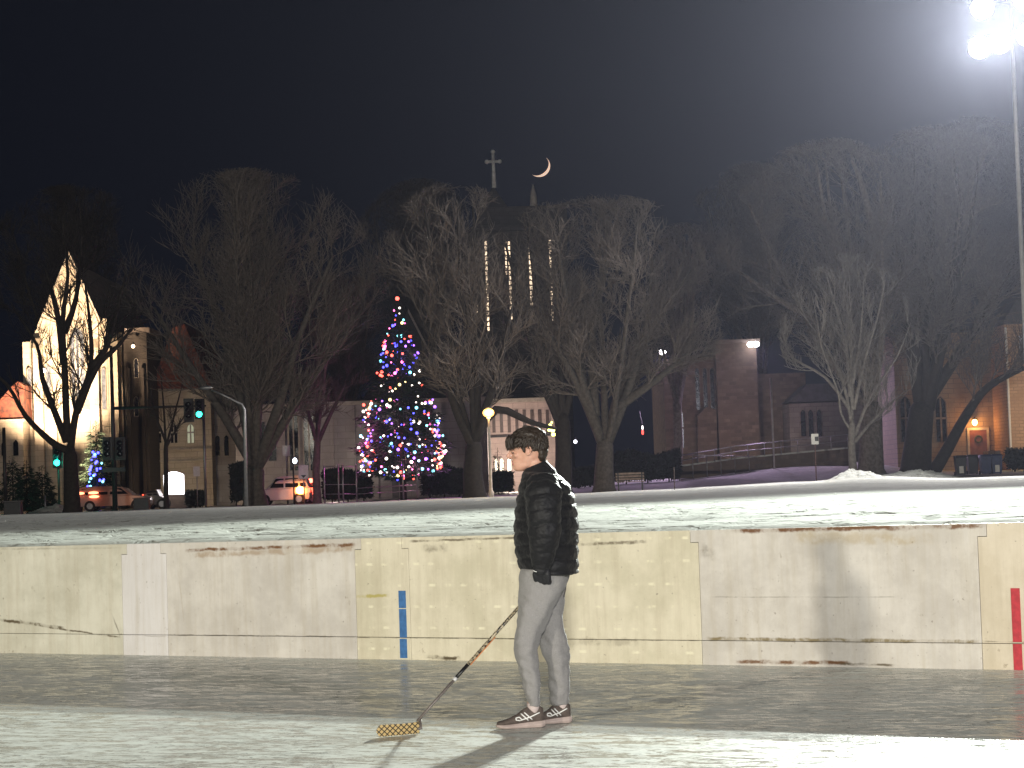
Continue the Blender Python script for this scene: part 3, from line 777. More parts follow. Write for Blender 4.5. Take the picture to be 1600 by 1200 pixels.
# ------------------------------------------------------------------ haze
hz = MB(); hz.box((-160, -60, -3), (160, 330, 60))
m_haze = bpy.data.materials.new('night_haze'); m_haze.use_nodes = True
n = m_haze.node_tree.nodes; l = m_haze.node_tree.links; n.clear()
pv = n.new('ShaderNodeVolumePrincipled'); ot = n.new('ShaderNodeOutputMaterial'); l.new(pv.outputs[0], ot.inputs['Volume'])
pv.inputs['Color'].default_value = (.74, .75, 1, 1); pv.inputs['Density'].default_value = HAZE; pv.inputs['Anisotropy'].default_value = .755
o = hz.build('haze', m_haze); o['kind'] = 'stuff'; o['label'] = 'thin night haze lit by the lamps'

# ------------------------------------------------------------------ moon
YMO = 2000.0
mc = P(842.5, 259.5, YMO)        # centre of the disc
Rm = 17.2*YMO/FPX
# crescent lies to the lower right of the disc centre
mb = MB(); NU, NV = 28, 6; ax = Vector((.655, 0, .755)); bx = Vector((.755, 0, -.655))   # ax: horn to horn, bx: towards the lit limb
rr = []
for i in range(NU+1):
    a = math.pi*(i/NU-.5); ring_ = []
    ca = max(math.cos(a), .02)
    for k in range(NV+1):   # outer limb to terminator on the sphere
        t_ = .80+.20*k/NV; ring_.append(mc+ax*Rm*math.sin(a)+bx*Rm*ca*t_-Vector((0, 1, 0))*Rm*ca*math.sqrt(max(0, 1-t_*t_)))
    for k in range(NV, -1, -1):
        t_ = .80+.20*k/NV; ring_.append(mc+ax*Rm*math.sin(a)+bx*Rm*ca*(t_-.02)+Vector((0, 1, 0))*Rm*.05)
    rr.append(ring_)
mb.rings(rr)
tag(mb.build('crescent_moon', glow('moonlit', (1.0, .66, .48), .95), None, True), 'thin orange crescent moon above the bare trees beside the church cross', 'moon')

# ------------------------------------------------------------------ trees
def seg_mesh(name, segs, sides, m, parent):
    P0 = np.array([s[0] for s in segs]); P1 = np.array([s[1] for s in segs]); r0 = np.array([s[2] for s in segs]); r1 = np.array([s[3] for s in segs])
    t_ = P1-P0; ln = np.linalg.norm(t_, axis=1, keepdims=True); t_ /= np.maximum(ln, 1e-6)
    up = np.where(np.abs(t_[:, 2:3]) < .9, np.array([[0, 0, 1.]]), np.array([[1., 0, 0]]))
    a = np.cross(t_, up); a /= np.linalg.norm(a, axis=1, keepdims=True); b = np.cross(t_, a)
    vs = np.empty((len(segs), 2*sides, 3))
    for k in range(sides):
        th = 2*math.pi*k/sides; o_ = a*math.cos(th)+b*math.sin(th)
        vs[:, k] = P0+o_*r0[:, None]; vs[:, sides+k] = P1+o_*r1[:, None]
    base = (np.arange(len(segs))*2*sides)[:, None, None]
    q = np.array([[k, (k+1) % sides, sides+(k+1) % sides, sides+k] for k in range(sides)])[None]
    f = (base+q).reshape(-1, 4)
    me = bpy.data.meshes.new(name); nv = len(segs)*2*sides
    me.vertices.add(nv); me.vertices.foreach_set('co', vs.astype('f').ravel())
    me.loops.add(f.size); me.loops.foreach_set('vertex_index', f.astype('i').ravel())
    me.polygons.add(len(f)); me.polygons.foreach_set('loop_start', (np.arange(len(f))*4).astype('i')); me.polygons.foreach_set('loop_total', np.full(len(f), 4, 'i'))
    me.update(); me.validate()
    return link(name, me, m, parent, True)
class Tree:
    def __init__(s, seed, C, rad, dens=1.0, upw=.35, tw=.012, power=2.0):
        s.r = random.Random(seed); s.C = Vector(C); s.rad = rad; s.dens = dens; s.segs = []; s.upw = upw; s.tw = tw; s.power = power
    def inside(s, p, k=1.0):
        d = p-s.C; return (abs(d.x)/s.rad[0])**s.power+(abs(d.y)/s.rad[1])**s.power+(abs(d.z)/s.rad[2])**s.power < k
    def grow(s, p, d, L, r, lvl):
        n = 4 if lvl <= 2 else (3 if lvl == 3 else 2)
        pts = [p.copy()]; dirs = []
        for i in range(n):
            d = (d+Vector((s.r.gauss(0, .10), s.r.gauss(0, .10), s.r.gauss(0, .07)+s.upw*.16))).normalized()
            q = pts[-1]+d*(L/n)
            if not s.inside(q):
                if i == 0 or lvl < 3: d = (d*.5+(s.C-q).normalized()*.3+Vector((0, 0, .15))).normalized(); q = pts[-1]+d*(L/n)*.5
                if not s.inside(q, 1.12): break
            pts.append(q); dirs.append(d.copy())
        k = len(pts)-1
        if k < 1: return
        for i in range(k):
            s.segs.append((tuple(pts[i]), tuple(pts[i+1]), r*(1-.5*i/n), r*(1-.5*(i+1)/n)))
        if lvl >= 4: return
        nch = {1: 8, 2: 9, 3: 8}[lvl]*s.dens
        nch = int(nch+s.r.random())
        for j in range(nch):
            f = (j+s.r.random())/nch*.85+.15; f *= k; i = min(k-1, int(f)); q = pts[i].lerp(pts[i+1], f-i)
            perp = dirs[i].orthogonal().normalized(); perp = Matrix.Rotation(s.r.uniform(0, 2*math.pi), 3, dirs[i]) @ perp
            a = s.r.uniform(.4, .95); dd = (dirs[i]*math.cos(a)+perp*math.sin(a)+Vector((0, 0, s.upw*.5))).normalized()
            s.grow(q, dd, L*s.r.uniform(.45, .72), max(s.tw*(1.25 if lvl < 3 else 1), r*.52), lvl+1)
def tree(name, label, px, Y, limbs, crown, fork=None, rbase=.35, seed=1, m=BARK, tm=None, auto=0, dens=1.0, nsub=8, rsub=.33, tw=.012, group='bare deciduous trees in the park', zb=None, upw=.35, spread=.9, power=2.0, rtip=.05):
    """limbs: polylines of photo pixels starting at the trunk; crown: (cx, cy, rx, ry) in pixels"""
    s_ = Y/FPX; b_ = onG(px, Y, zb); T = Tree(seed, P(crown[0], crown[1], Y), (crown[2]*s_, crown[2]*s_*.9, crown[3]*s_), dens, upw, tw, power)
    root = empty(name, b_, label, 'tree', group)
    r = T.r; tr_ = MB(); allp = []
    fk = P(*fork, Y) if fork else b_+Vector((0, 0, 3))
    mid = b_.lerp(fk, .5)+Vector((r.uniform(-.1, .1), 0, 0))
    tr_.tube([b_-Vector((0, 0, .25)), b_+Vector((0, 0, .25)), mid, fk, fk+(fk-mid)*.25], [rbase*1.55, rbase*1.15, rbase, rbase*.9, rbase*.55], 12)
    for lm in limbs:
        pts = []; dep = r.uniform(-.5, .5)*crown[2]*s_*.7; k = len(lm)
        for i, q in enumerate(lm): pts.append(P(q[0], q[1], Y+dep*(i/(k-1))**1.2))
        allp.append((pts, rbase*.46))
    for a in range(auto):
        az = 2*math.pi*(a+r.uniform(.1, .9))/auto; el = r.uniform(R(38), R(85)) if a % 3 else r.uniform(R(70), R(88))
        d = Vector((math.cos(az)*math.cos(el)*T.rad[0], math.sin(az)*math.cos(el)*T.rad[1], math.sin(el)*T.rad[2]))*spread
        end = T.C+d; ctrl = fk.lerp(end, .45)+Vector((0, 0, -(end-fk).length*.10+.0))+Vector((d.x, d.y, 0))*.18
        st = fk.lerp(b_, r.uniform(0, .18)); pts = []
        for i in range(7):
            t_ = i/6; pts.append(st*(1-t_)**2+ctrl*2*t_*(1-t_)+end*t_*t_+Vector((r.gauss(0, .06), r.gauss(0, .06), 0))*min(1, i))
        allp.append((pts, rbase*r.uniform(.24, .36)))
    for pts, r0 in allp:
        sm = []                       # resample smoothly
        for i in range(len(pts)-1):
            p0, p1, p2, p3 = pts[max(i-1, 0)], pts[i], pts[i+1], pts[min(i+2, len(pts)-1)]
            for k in range(3):
                t_ = k/3; sm.append(.5*((2*p1)+(p2-p0)*t_+(2*p0-5*p1+4*p2-p3)*t_*t_+(-p0+3*p1-3*p2+p3)*t_**3))
        sm.append(pts[-1]); n_ = len(sm)
        tr_.tube(sm, [r0*(1-i/(n_-1))**.8+rtip for i in range(n_)], 8)
        Lt = sum((sm[i+1]-sm[i]).length for i in range(n_-1))
        for j in range(int(nsub*dens*max(1, Lt/6))):
            f = r.uniform(.22, 1)*(n_-1); i = min(n_-2, int(f)); q = sm[i].lerp(sm[i+1], f-i); d = (sm[i+1]-sm[i]).normalized()
            perp = Matrix.Rotation(r.uniform(0, 2*math.pi), 3, d) @ d.orthogonal().normalized(); a = r.uniform(.4, 1.0)
            dd = (d*math.cos(a)+perp*math.sin(a)).normalized()
            T.grow(q, dd, T.rad[2]*rsub*r.uniform(.7, 1.3), max(.02, (r0*(1-f/n_)+.02)*.38), 2)
    tr_.build('trunk', m, root, True)
    if T.segs: seg_mesh('crown', T.segs, 3, tm or m, root)
    return root
random.seed(3)
# dark tree in front of the lit gable
tree('maple_tree', 'dark leafless tree forking in front of the floodlit pale church gable', 112, 118,
  [[(108, 705), (80, 690), (40, 650), (10, 600), (-40, 560)], [(104, 690), (88, 650), (66, 590), (58, 540), (20, 480)], [(105, 690), (102, 600), (98, 500), (106, 430), (96, 340)],
   [(100, 570), (88, 480), (70, 420)], [(110, 700), (120, 640), (142, 570), (140, 500), (132, 440)], [(142, 575), (165, 545), (178, 505), (196, 430)], [(120, 645), (150, 575), (185, 540), (215, 500)], [(100, 520), (118, 470), (128, 400)]],
  (100, 540, 150, 215), fork=(110, 712), rbase=.40, seed=11, m=BARK_DARK, dens=.72, nsub=9, rsub=.24, tw=.014, rtip=.03)
tree('elm_tree', 'largest rounded leafless tree, left of the lit Christmas tree, behind the white car', 398, 116,
  [[(398, 730), (350, 650), (290, 560), (240, 480)], [(398, 730), (375, 620), (340, 500), (300, 380)], [(400, 725), (400, 600), (392, 460), (385, 330)], [(402, 728), (440, 620), (470, 520), (520, 400)], [(402, 730), (450, 650), (510, 560), (570, 480)], [(400, 640), (425, 520), (445, 400)]],
  (390, 475, 218, 203), fork=(398, 735), rbase=.55, seed=21, m=BARK_MID, tm=BARK, dens=1.0, nsub=9, auto=4, power=2.3)
tree('elm_tree', 'leafless tree directly behind the lit yellow globe lamp', 741, 112,
  [[(741, 700), (712, 640), (690, 570), (660, 500)], [(741, 700), (745, 600), (738, 480), (720, 380)], [(741, 690), (775, 640), (830, 660), (870, 670)], [(741, 690), (775, 590), (800, 480)]],
  (712, 480, 135, 190), fork=(741, 700), rbase=.48, seed=31, m=BARK_DARK, tm=BARK, dens=.9, auto=4)
tree('elm_tree', 'leafless tree with a wide V fork and grey bark beside the bench', 944, 114,
  [[(940, 690), (915, 630), (880, 560), (840, 500), (800, 440)], [(940, 690), (905, 580), (885, 470), (870, 380)], [(950, 690), (965, 620), (990, 560), (1040, 480), (1080, 420)], [(950, 690), (985, 600), (1010, 500), (1020, 400)], [(930, 650), (925, 520), (950, 400), (945, 340)], [(960, 640), (1030, 590), (1090, 540)]],
  (925, 490, 205, 178), fork=(945, 695), rbase=.48, seed=41, m=BARK_MID, tm=BARK, dens=1.0, nsub=9, auto=3, power=2.3)
tree('ash_tree', 'small pale fan-shaped leafless tree in front of the ramp, by the snow heap', 1334, 113,
  [[(1330, 660), (1318, 600), (1290, 540), (1245, 480)], [(1328, 620), (1322, 540), (1300, 460), (1290, 425)], [(1332, 640), (1330, 560), (1318, 480), (1322, 410)], [(1334, 640), (1352, 560), (1370, 500), (1385, 430)], [(1336, 680), (1360, 620), (1400, 560), (1425, 500)], [(1328, 640), (1290, 590), (1240, 560), (1222, 530)], [(1332, 600), (1345, 520), (1350, 430)], [(1336, 690), (1370, 650), (1415, 610)]],
  (1328, 560, 112, 160), fork=(1331, 665), rbase=.19, seed=51, m=BARK_PALE, dens=.62, nsub=13, rsub=.26, tw=.012, upw=.9, rtip=.012, auto=3)
tree('oak_tree', 'thick dark trunk standing just right of the pale fan-shaped tree', 1362, 120,
  [[(1362, 620), (1300, 520), (1220, 470), (1150, 420)], [(1362, 600), (1330, 480), (1300, 380), (1260, 280)], [(1364, 600), (1380, 450), (1350, 300), (1330, 250)]],
  (1300, 430, 180, 205), fork=(1362, 640), rbase=.62, seed=61, m=BARK, dens=.95, auto=5, zb=None)
tree('oak_tree', 'broad leafless tree with a clump of dark stems left of the lit porch door', 1432, 122,
  [[(1440, 640), (1420, 520), (1400, 400), (1390, 280)], [(1450, 640), (1480, 480), (1500, 330), (1490, 240)], [(1456, 742), (1478, 706), (1512, 645), (1545, 604), (1600, 575), (1650, 560)], [(1440, 640), (1520, 520), (1580, 420)]],
  (1470, 420, 190, 215), fork=(1440, 640), rbase=.75, seed=71, m=BARK_DARK, tm=BARK, dens=1.0, auto=5)
tree('linden_tree', 'slender young leafless tree beside the glowing white sign', 259, 120,
  [[(259, 700), (256, 640), (250, 570)], [(259, 700), (272, 650), (285, 600)], [(259, 690), (240, 640), (235, 600)], [(260, 700), (270, 680), (300, 630)]],
  (264, 620, 42, 72), fork=(259, 702), rbase=.13, seed=81, m=BARK_DARK, dens=.6, nsub=6, rsub=.35, tw=.012, rtip=.015)
tree('linden_tree', 'small leafless tree before the long low wall, right of the white car', 495, 135,
  [[(495, 690), (480, 640), (470, 600)], [(497, 690), (520, 640), (540, 600)], [(496, 680), (500, 610)]],
  (505, 590, 70, 90), fork=(496, 690), rbase=.22, seed=91, m=BARK_RED, dens=.9, nsub=7, auto=3)
tree('oak_tree', 'dark tree trunk just right of the standing man, behind him', 879, 114,
  [[(879, 660), (850, 600), (810, 560)], [(879, 660), (900, 580), (915, 520)]],
  (870, 470, 120, 150), fork=(879, 660), rbase=.42, seed=95, m=BARK_DARK, tm=BARK, dens=.8, auto=4)
# the far row of crowns behind the buildings
for i, (lab, px, Y, cr, m_, sd) in enumerate([
  ('tall dark leafless tree rising behind the floodlit gable', 120, 215, (115, 460, 150, 165), BARK, 101),
  ('reddish leafless tree behind the long low wall, left of the Christmas tree', 540, 195, (535, 560, 105, 130), BARK_RED, 102),
  ('tall leafless tree behind the Christmas tree top, left of the belfry', 660, 230, (660, 450, 120, 165), BARK, 103),
  ('leafless tree in front of the left corner of the brown stone church', 1058, 146, (1072, 505, 118, 150), BARK, 104),
  ('leafless tree behind the stone church under the twin wall lamps', 1190, 200, (1180, 440, 120, 180), BARK, 105),
  ('highest leafless tree, far behind at the right edge', 1540, 190, (1530, 380, 170, 190), BARK, 106)]):
    tree('background_tree', lab, px, Y, [], cr, fork=(px, cr[1]+cr[3]*.85), rbase=.5 if Y > 180 else .3, seed=sd, m=m_, dens=.85 if Y > 180 else .62, auto=9, nsub=9, tw=.018, group='trees behind the churches')

# ------------------------------------------------------------------ buildings
CREAMSTONE = stone('cream_limestone', (.50, .43, .33), (.58, .50, .39), (.33, .28, .22), .9, .42)
BROWNSTONE = stone('brown_stone', (.18, .13, .095), (.075, .058, .045), (.11, .085, .065), .50, .26, ms=.02)
GREYSTONE = stone('grey_stone', (.20, .18, .16), (.15, .135, .12), (.10, .09, .08), .8, .35)
LILACWALL = stone('pale_wall', (.38, .35, .34), (.34, .32, .31), (.25, .23, .22), 1.2, .5)
ROOFRED = mat('clay_tiles', (.20, .055, .030), .8, .6, 2.5, bmp=.6, bscale=6, col2=(.07, .03, .025))
ROOFDARK = mat('slate', (.05, .05, .055), .7, .4, 2)
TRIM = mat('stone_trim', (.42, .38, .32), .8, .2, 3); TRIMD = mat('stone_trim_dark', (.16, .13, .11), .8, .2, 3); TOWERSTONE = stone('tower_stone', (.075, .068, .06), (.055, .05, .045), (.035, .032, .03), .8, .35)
def bx(mb, x0, x1, yt, yb, Y, dep, zb=None):
    """axis-aligned block whose front spans pixel columns x0..x1 and rows yt..yb (yb None: down into the ground)"""
    ym = (yt+(yb or 780))/2
    X0, X1 = P(x0, ym, Y).x, P(x1, ym, Y).x; zt = P((x0+x1)/2, yt, Y).z
    z0 = P((x0+x1)/2, yb, Y).z if yb is not None else (terr((X0+X1)/2, Y)-.8 if zb is None else zb)
    mb.box((X0, Y, z0), (X1, Y+dep, zt)); return X0, X1, z0, zt
def arch(cx, yt, yb, wpx, Y, name, m, parent, fm=TRIM, off=.0, mull=0):
    """pointed window: frame ring + pane"""
    s_ = Y/FPX; c = P(cx, (yt+yb)/2, Y); zt = P(cx, yt, Y).z; z0 = P(cx, yb, Y).z; w_ = wpx*s_/2
    def outl(w2, z0_, zt_):
        zs = zt_-w2*1.5; o_ = [(-w2, z0_), (w2, z0_), (w2, zs)]
        for k in range(1, 5): a = k/5; o_.append((w2*(1-a**1.6), zs+(zt_-zs)*a**.75))
        o_.append((0, zt_))
        for k in range(4, 0, -1): a = k/5; o_.append((-w2*(1-a**1.6), zs+(zt_-zs)*a**.75))
        o_.append((-w2, zs)); return o_
    A = outl(w_*1.18, z0-.12*w_, zt+.2*w_); B = outl(w_, z0, zt)
    f = MB(); n_ = len(A); vs = []
    for (x, z) in A: vs.append((c.x+x, Y-.10-off, z))
    for (x, z) in B: vs.append((c.x+x, Y-.10-off, z))
    for (x, z) in A: vs.append((c.x+x, Y+.05, z))
    for (x, z) in B: vs.append((c.x+x, Y+.05, z))
    fs = []
    for i in range(n_):
        j = (i+1) % n_; fs += [(i, j, n_+j, n_+i), (i, 2*n_+i, 2*n_+j, j), (n_+i, n_+j, 3*n_+j, 3*n_+i)]
    f.add(vs, fs)
    if mull:
        for k in range(1, mull+1):
            x = -w_+2*w_*k/(mull+1); f.box((c.x+x-.05, Y-.09-off, z0), (c.x+x+.05, Y-.03-off, zt-w_*(1.2 if abs(x) > .1 else .2)))
        f.box((c.x-w_, Y-.085-off, z0+(zt-z0)*.5), (c.x+w_, Y-.035-off, z0+(zt-z0)*.5+.12))
    fo = f.build(name, fm, parent)
    pn = MB(); pn.prism([(c.x+x, Y-.025-off, z) for x, z in B], (0, .02, 0)); pn.build('pane', m, fo)
    return fo

# floodlit church at the left
YC = 172.0
b0 = onG(110, YC)
ch = empty('church', b0, 'floodlit cream stone church front with a steep pointed gable and traceried window', 'church')
mb = MB(); poly = [(62, 790), (62, 515), (70, 488), (80, 458), (92, 432), (107, 405), (120, 430), (134, 462), (146, 486), (153, 503), (153, 790)]
mb.prism([P(x, y, YC) for x, y in poly], (0, 26, 0)); mb.build('gable_wall', CREAMSTONE, ch)
mb = MB(); bx(mb, 38, 61.5, 534, None, YC+.6, 20); mb.prism([P(x, y, YC+.6) for x, y in ((47, 533.7), (61.5, 533.7), (61.5, 508), (54, 520))], (0, 8, 0)); mb.build('side_aisle', CREAMSTONE, ch)
mb = MB(); bx(mb, 153.5, 170, 498, None, YC+.5, 16); bx(mb, 170.3, 193, 520, None, YC+.8, 16); mb.build('side_aisle', CREAMSTONE, ch)
mb = MB(); mb.prism([P(x, y, YC-.05) for x, y in ((58, 517), (107, 400), (156, 505), (156, 499), (107, 392), (58, 509))], (0, .9, 0)); mb.build('coping', TRIM, ch)
for x in (63.5, 84, 136, 151, 181): 
    mb = MB(); top_ = 640 if x in (84, 136) else 545; X0 = P(x, 680, YC).x; zt = P(x, top_, YC).z; mb.box((X0-.35, YC-.55, -.2), (X0+.35, YC-.002, zt)); mb.prism([(X0-.35, YC-.55, zt), (X0-.35, YC-.003, zt), (X0-.35, YC-.003, zt+.8)], (.7, 0, 0)); mb.build('buttress', CREAMSTONE, ch)
PANE = mat('leaded_pane', (.16, .18, .22), .3, .5, 4)
arch(122, 512, 640, 20, YC, 'window', PANE, ch, mull=2)
for x in (76, 143): arch(x, 570, 628, 7, YC, 'window', PANE, ch)
for x in (47, 163, 182): arch(x, 575, 640, 6, YC+.5, 'window', PANE, ch, off=.12)
arch(110, 690, 772, 18, YC, 'door', mat('door_wood', (.10, .05, .03), .6), ch)
# floodlights on the ground in front of the church
for k, (px, tx, e, wd, ang) in enumerate(((84, 84, E_CH*1.05, 10, 44), (115, 112, E_CH*1.2, 10, 46))):
    c_ = onG(px, YC-16); fl = empty('ground_floodlight', c_, ('warm ground floodlight in the snow before the church, left one', 'warm ground floodlight in the snow before the church door', 'warm ground floodlight in the snow, nearest the stone tower')[k], 'floodlight', 'church floodlights')
    mb = MB(); mb.box((c_.x-.22, c_.y-.12, c_.z+.12), (c_.x+.22, c_.y+.12, c_.z+.42)); mb.build('housing', DARKMETAL, fl)
    mb = MB(); mb.tube([c_, c_+Vector((0, 0, .13))], .04, 8); mb.build('stake', DARKMETAL, fl)
    mb = MB(); mb.box((c_.x-.2, c_.y+.122, c_.z+.15), (c_.x+.2, c_.y+.13, c_.z+.40)); mb.build('lens', glow('warm_lens', (1, .72, .42), 30), fl)
    lamp('flood_beam', 'SPOT', c_+Vector((0, .2, .5)), e, (1, .72, .47), .3, aim=tuple(P(tx, 540, YC)), angle=R(ang), blend=.5, parent=fl)
# low wing at far left with red roof
lw = empty('chapel_wing', onG(10, YC-2), 'low cream wing with a red tiled roof at the left edge', 'building')
mb = MB(); bx(mb, -60, 37, 655, None, YC-2, 9); mb.build('wall', CREAMSTONE, lw)
mb = MB(); mb.prism([P(x, y, YC-2.4) for x, y in ((-60, 655), (37.5, 655), (37.5, 602), (28, 596), (18, 604), (0, 625), (-60, 628))], (0, 9, 0)); mb.build('roof', ROOFRED, lw)
mb = MB(); bx(mb, -60, 37.5, 656, 660, YC-2.7, .6); mb.build('gutter', TRIM, lw)
arch(25, 687, 712, 8, YC-2, 'window', GLASS_DARK, lw); arch(6, 690, 712, 7, YC-2, 'window', GLASS_DARK, lw)
# stone tower and hall with red gable
tw_ = empty('stone_tower', onG(213, YC-3), 'unlit brown stone tower right of the floodlit church front', 'tower')
BST = stone('shaded_brown_stone', (.034, .026, .020), (.026, .020, .016), (.02, .016, .013), .8, .35)  # stone colour darkened so the tower looks unlit beside the floodlights
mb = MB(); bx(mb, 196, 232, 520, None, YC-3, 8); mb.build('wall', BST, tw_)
mb = MB(); bx(mb, 194.5, 233.5, 512, 520, YC-3.2, 8.4); mb.build('parapet', TRIMD, tw_)
for y in (560, 620): arch(213, y, y+30, 6, YC-3, 'window', GLASS_DARK, tw_)
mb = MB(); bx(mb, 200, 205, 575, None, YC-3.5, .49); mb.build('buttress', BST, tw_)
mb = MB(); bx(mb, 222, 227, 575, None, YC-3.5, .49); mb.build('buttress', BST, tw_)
hl = empty('parish_hall', onG(280, YC+2), 'cream stone hall with a steep orange-red tiled gable roof', 'building')
mb = MB(); bx(mb, 232.5, 331, 606, None, YC+2, 14); mb.build('wall', CREAMSTONE, hl)
mb = MB(); mb.prism([P(x, y, YC+1.6) for x, y in ((231, 607), (240, 590), (258, 545), (270, 512), (288, 506), (300, 535), (332, 607))], (0, 14, 0)); mb.build('roof', ROOFRED, hl)
for y in (700, 718, 608):
    mb = MB(); bx(mb, 232, 331.5, y, y+2.5, YC+1.8, .25); mb.build('string_course', TRIM, hl)
for x in (247, 272, 298): arch(x, 662, 692, 10, YC+2, 'window', glow('dim_window', (.55, .60, .45), .35) if x == 298 else GLASS_DARK, hl, mull=1)
lamp('wall_light', 'POINT', tuple(onG(284, YC-8)+Vector((0, 0, 1.2))), E_HALL, (1, .72, .45), .3, parent=hl)
# violet wall, long low building
an = empty('annex', onG(345, YC+4), 'narrow dim violet-grey annex between hall and long low building', 'building')
mb = MB(); bx(mb, 331.5, 368, 622, None, YC+4, 10); mb.build('wall', LILACWALL, an)
for x in (340, 354): arch(x, 680, 712, 7, YC+4, 'window', GLASS_DARK, an)
YL = 168.0
lo = empty('school_building', onG(560, YL), 'long low pale building behind the white car and the Christmas tree', 'building')
mb = MB(); bx(mb, 368.5, 762, 632, None, YL, 16); mb.build('wall', LILACWALL, lo)
mb = MB(); bx(mb, 367.5, 763, 626, 632, YL-.4, 16.6); mb.build('parapet', TRIM, lo)
for x in (408, 425):
    mb = MB(); bx(mb, x-6, x+6, 660, 720, YL-.06, .05); mb.build('window', GLASS_DARK, lo)
for x, w2 in ((459, 7), (483, 8)):
    mb = MB(); X0, X1, z0, zt = bx(mb, x-w2, x+w2, 650, 735, YL-.06, .05); o = mb.build('window', GLASS_DARK, lo)
    mb = MB(); mb.box((X0-.12, YL-.12, z0), (X0, YL, zt)); mb.box((X1, YL-.12, z0), (X1+.12, YL, zt)); mb.box(((X0+X1)/2-.05, YL-.11, z0), ((X0+X1)/2+.05, YL-.062, zt)); mb.build('frame', TRIM, o)
for x in range(520, 760, 34):
    mb = MB(); bx(mb, x, x+2, 634, None, YL-.25, .24); mb.build('pilaster', LILACWALL, lo)
mb = MB(); bx(mb, 612, 626, 700, None, YL-.08, .07); mb.build('door', mat('door_grey', (.12, .12, .13), .6), lo)
lamp('wall_light', 'POINT', tuple(onG(520, YL-6)+Vector((0, 0, 2.8))), E_LOW, (1, .80, .68), .3, parent=lo)
# nave roof with pale verge behind the Christmas tree
nv = empty('nave', onG(660, 205), 'dark slate nave roof with a thin pale verge right of the Christmas tree top', 'building')
mb = MB(); mb.prism([P(x, y, 205) for x, y in ((560, 740), (560, 640), (638, 485), (715, 640), (715, 740))], (0, 30, 0)); mb.build('roof', ROOFDARK, nv)
mb = MB(); mb.prism([P(x, y, 204.9) for x, y in ((638, 482), (718, 640), (715, 641), (637, 487))], (0, .3, 0)); mb.build('verge', mat('verge_pale', (.5, .42, .38), .7), nv)

# brightly lit porch behind the man's head
YB = 178.0
po = empty('lit_hall', onG(810, YB), 'brightly lit pale pink hall front just left of the man', 'building')
mb = MB(); bx(mb, 764, 868, 628, None, YB, 10); mb.build('wall', stone('pink_wall', (.52, .42, .38), (.57, .46, .41), (.34, .27, .25), 1.0, .45), po)
mb = MB(); bx(mb, 763, 869, 622, 628, YB-.3, 10.4); mb.build('parapet', TRIM, po)
mb = MB(); bx(mb, 764.5, 868, 679, 682, YB-.2, .19); mb.build('string_course', ROOFDARK, po)
for x in range(772, 866, 12):
    mb = MB(); bx(mb, x-3, x+2, 640, 676, YB-.07, .06); mb.build('window', mat('pane_brown', (.10, .07, .06), .3), po)
for x in (776, 784, 796): arch(x, 716, 745, 5.5, YB, 'window', glow('bright_window', (1, .88, .70), 2.2), po)
lamp('wall_light', 'POINT', tuple(P(795, 712, YB-5)), E_PORCH, (1, .80, .68), .3, parent=po)

# belfry tower with the cross
YT = 192.0
bt = empty('belfry_tower', onG(818, YT), 'dark tall belfry tower with rows of lit slits and a cross on top', 'tower')
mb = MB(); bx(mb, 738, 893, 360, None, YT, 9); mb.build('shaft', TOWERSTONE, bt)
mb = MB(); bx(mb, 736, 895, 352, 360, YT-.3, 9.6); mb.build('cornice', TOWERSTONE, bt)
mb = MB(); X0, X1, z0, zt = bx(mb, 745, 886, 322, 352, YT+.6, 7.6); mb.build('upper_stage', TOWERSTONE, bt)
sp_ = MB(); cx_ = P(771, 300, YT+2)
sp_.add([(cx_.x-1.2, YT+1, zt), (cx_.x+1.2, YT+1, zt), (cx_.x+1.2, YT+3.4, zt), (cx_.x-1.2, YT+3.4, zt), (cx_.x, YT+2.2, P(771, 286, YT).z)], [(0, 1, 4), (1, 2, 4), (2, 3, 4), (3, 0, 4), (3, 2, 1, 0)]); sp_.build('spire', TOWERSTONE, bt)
for (px, pt) in ((755, 303), (834, 288), (884, 318)):
    c_ = P(px, 325, YT+1); z1_ = P(px, pt, YT+1).z; mb = MB(); mb.tube([(c_.x, c_.y, zt-.2), (c_.x, c_.y, zt+(z1_-zt)*.5), (c_.x, c_.y, z1_)], [.35, .28, .05], 8); mb.build('pinnacle', TRIM, bt, True)
m_cross = mat('cross_stone', (.75, .75, .70), .6)
c_ = P(771, 262, YT+2.2); zb_, zt_ = P(771, 288, YT+2.2).z, P(771, 237, YT+2.2).z; za = P(771, 252.5, YT+2.2).z
mb = MB(); mb.tube([(c_.x, c_.y, zb_-.3), (c_.x, c_.y, zt_)], [.20, .12], 8); mb.tube([(c_.x-.56, c_.y, za), (c_.x+.56, c_.y, za)], .12, 8)
for q in ((c_.x-.56, za), (c_.x+.56, za), (c_.x, zt_)): mb.ball((q[0], c_.y, q[1]), .19, 10, 6)
mb.build('cross', m_cross, bt, True)
m_slit = glow('belfry_light', (1.0, .74, .50), 2.0)
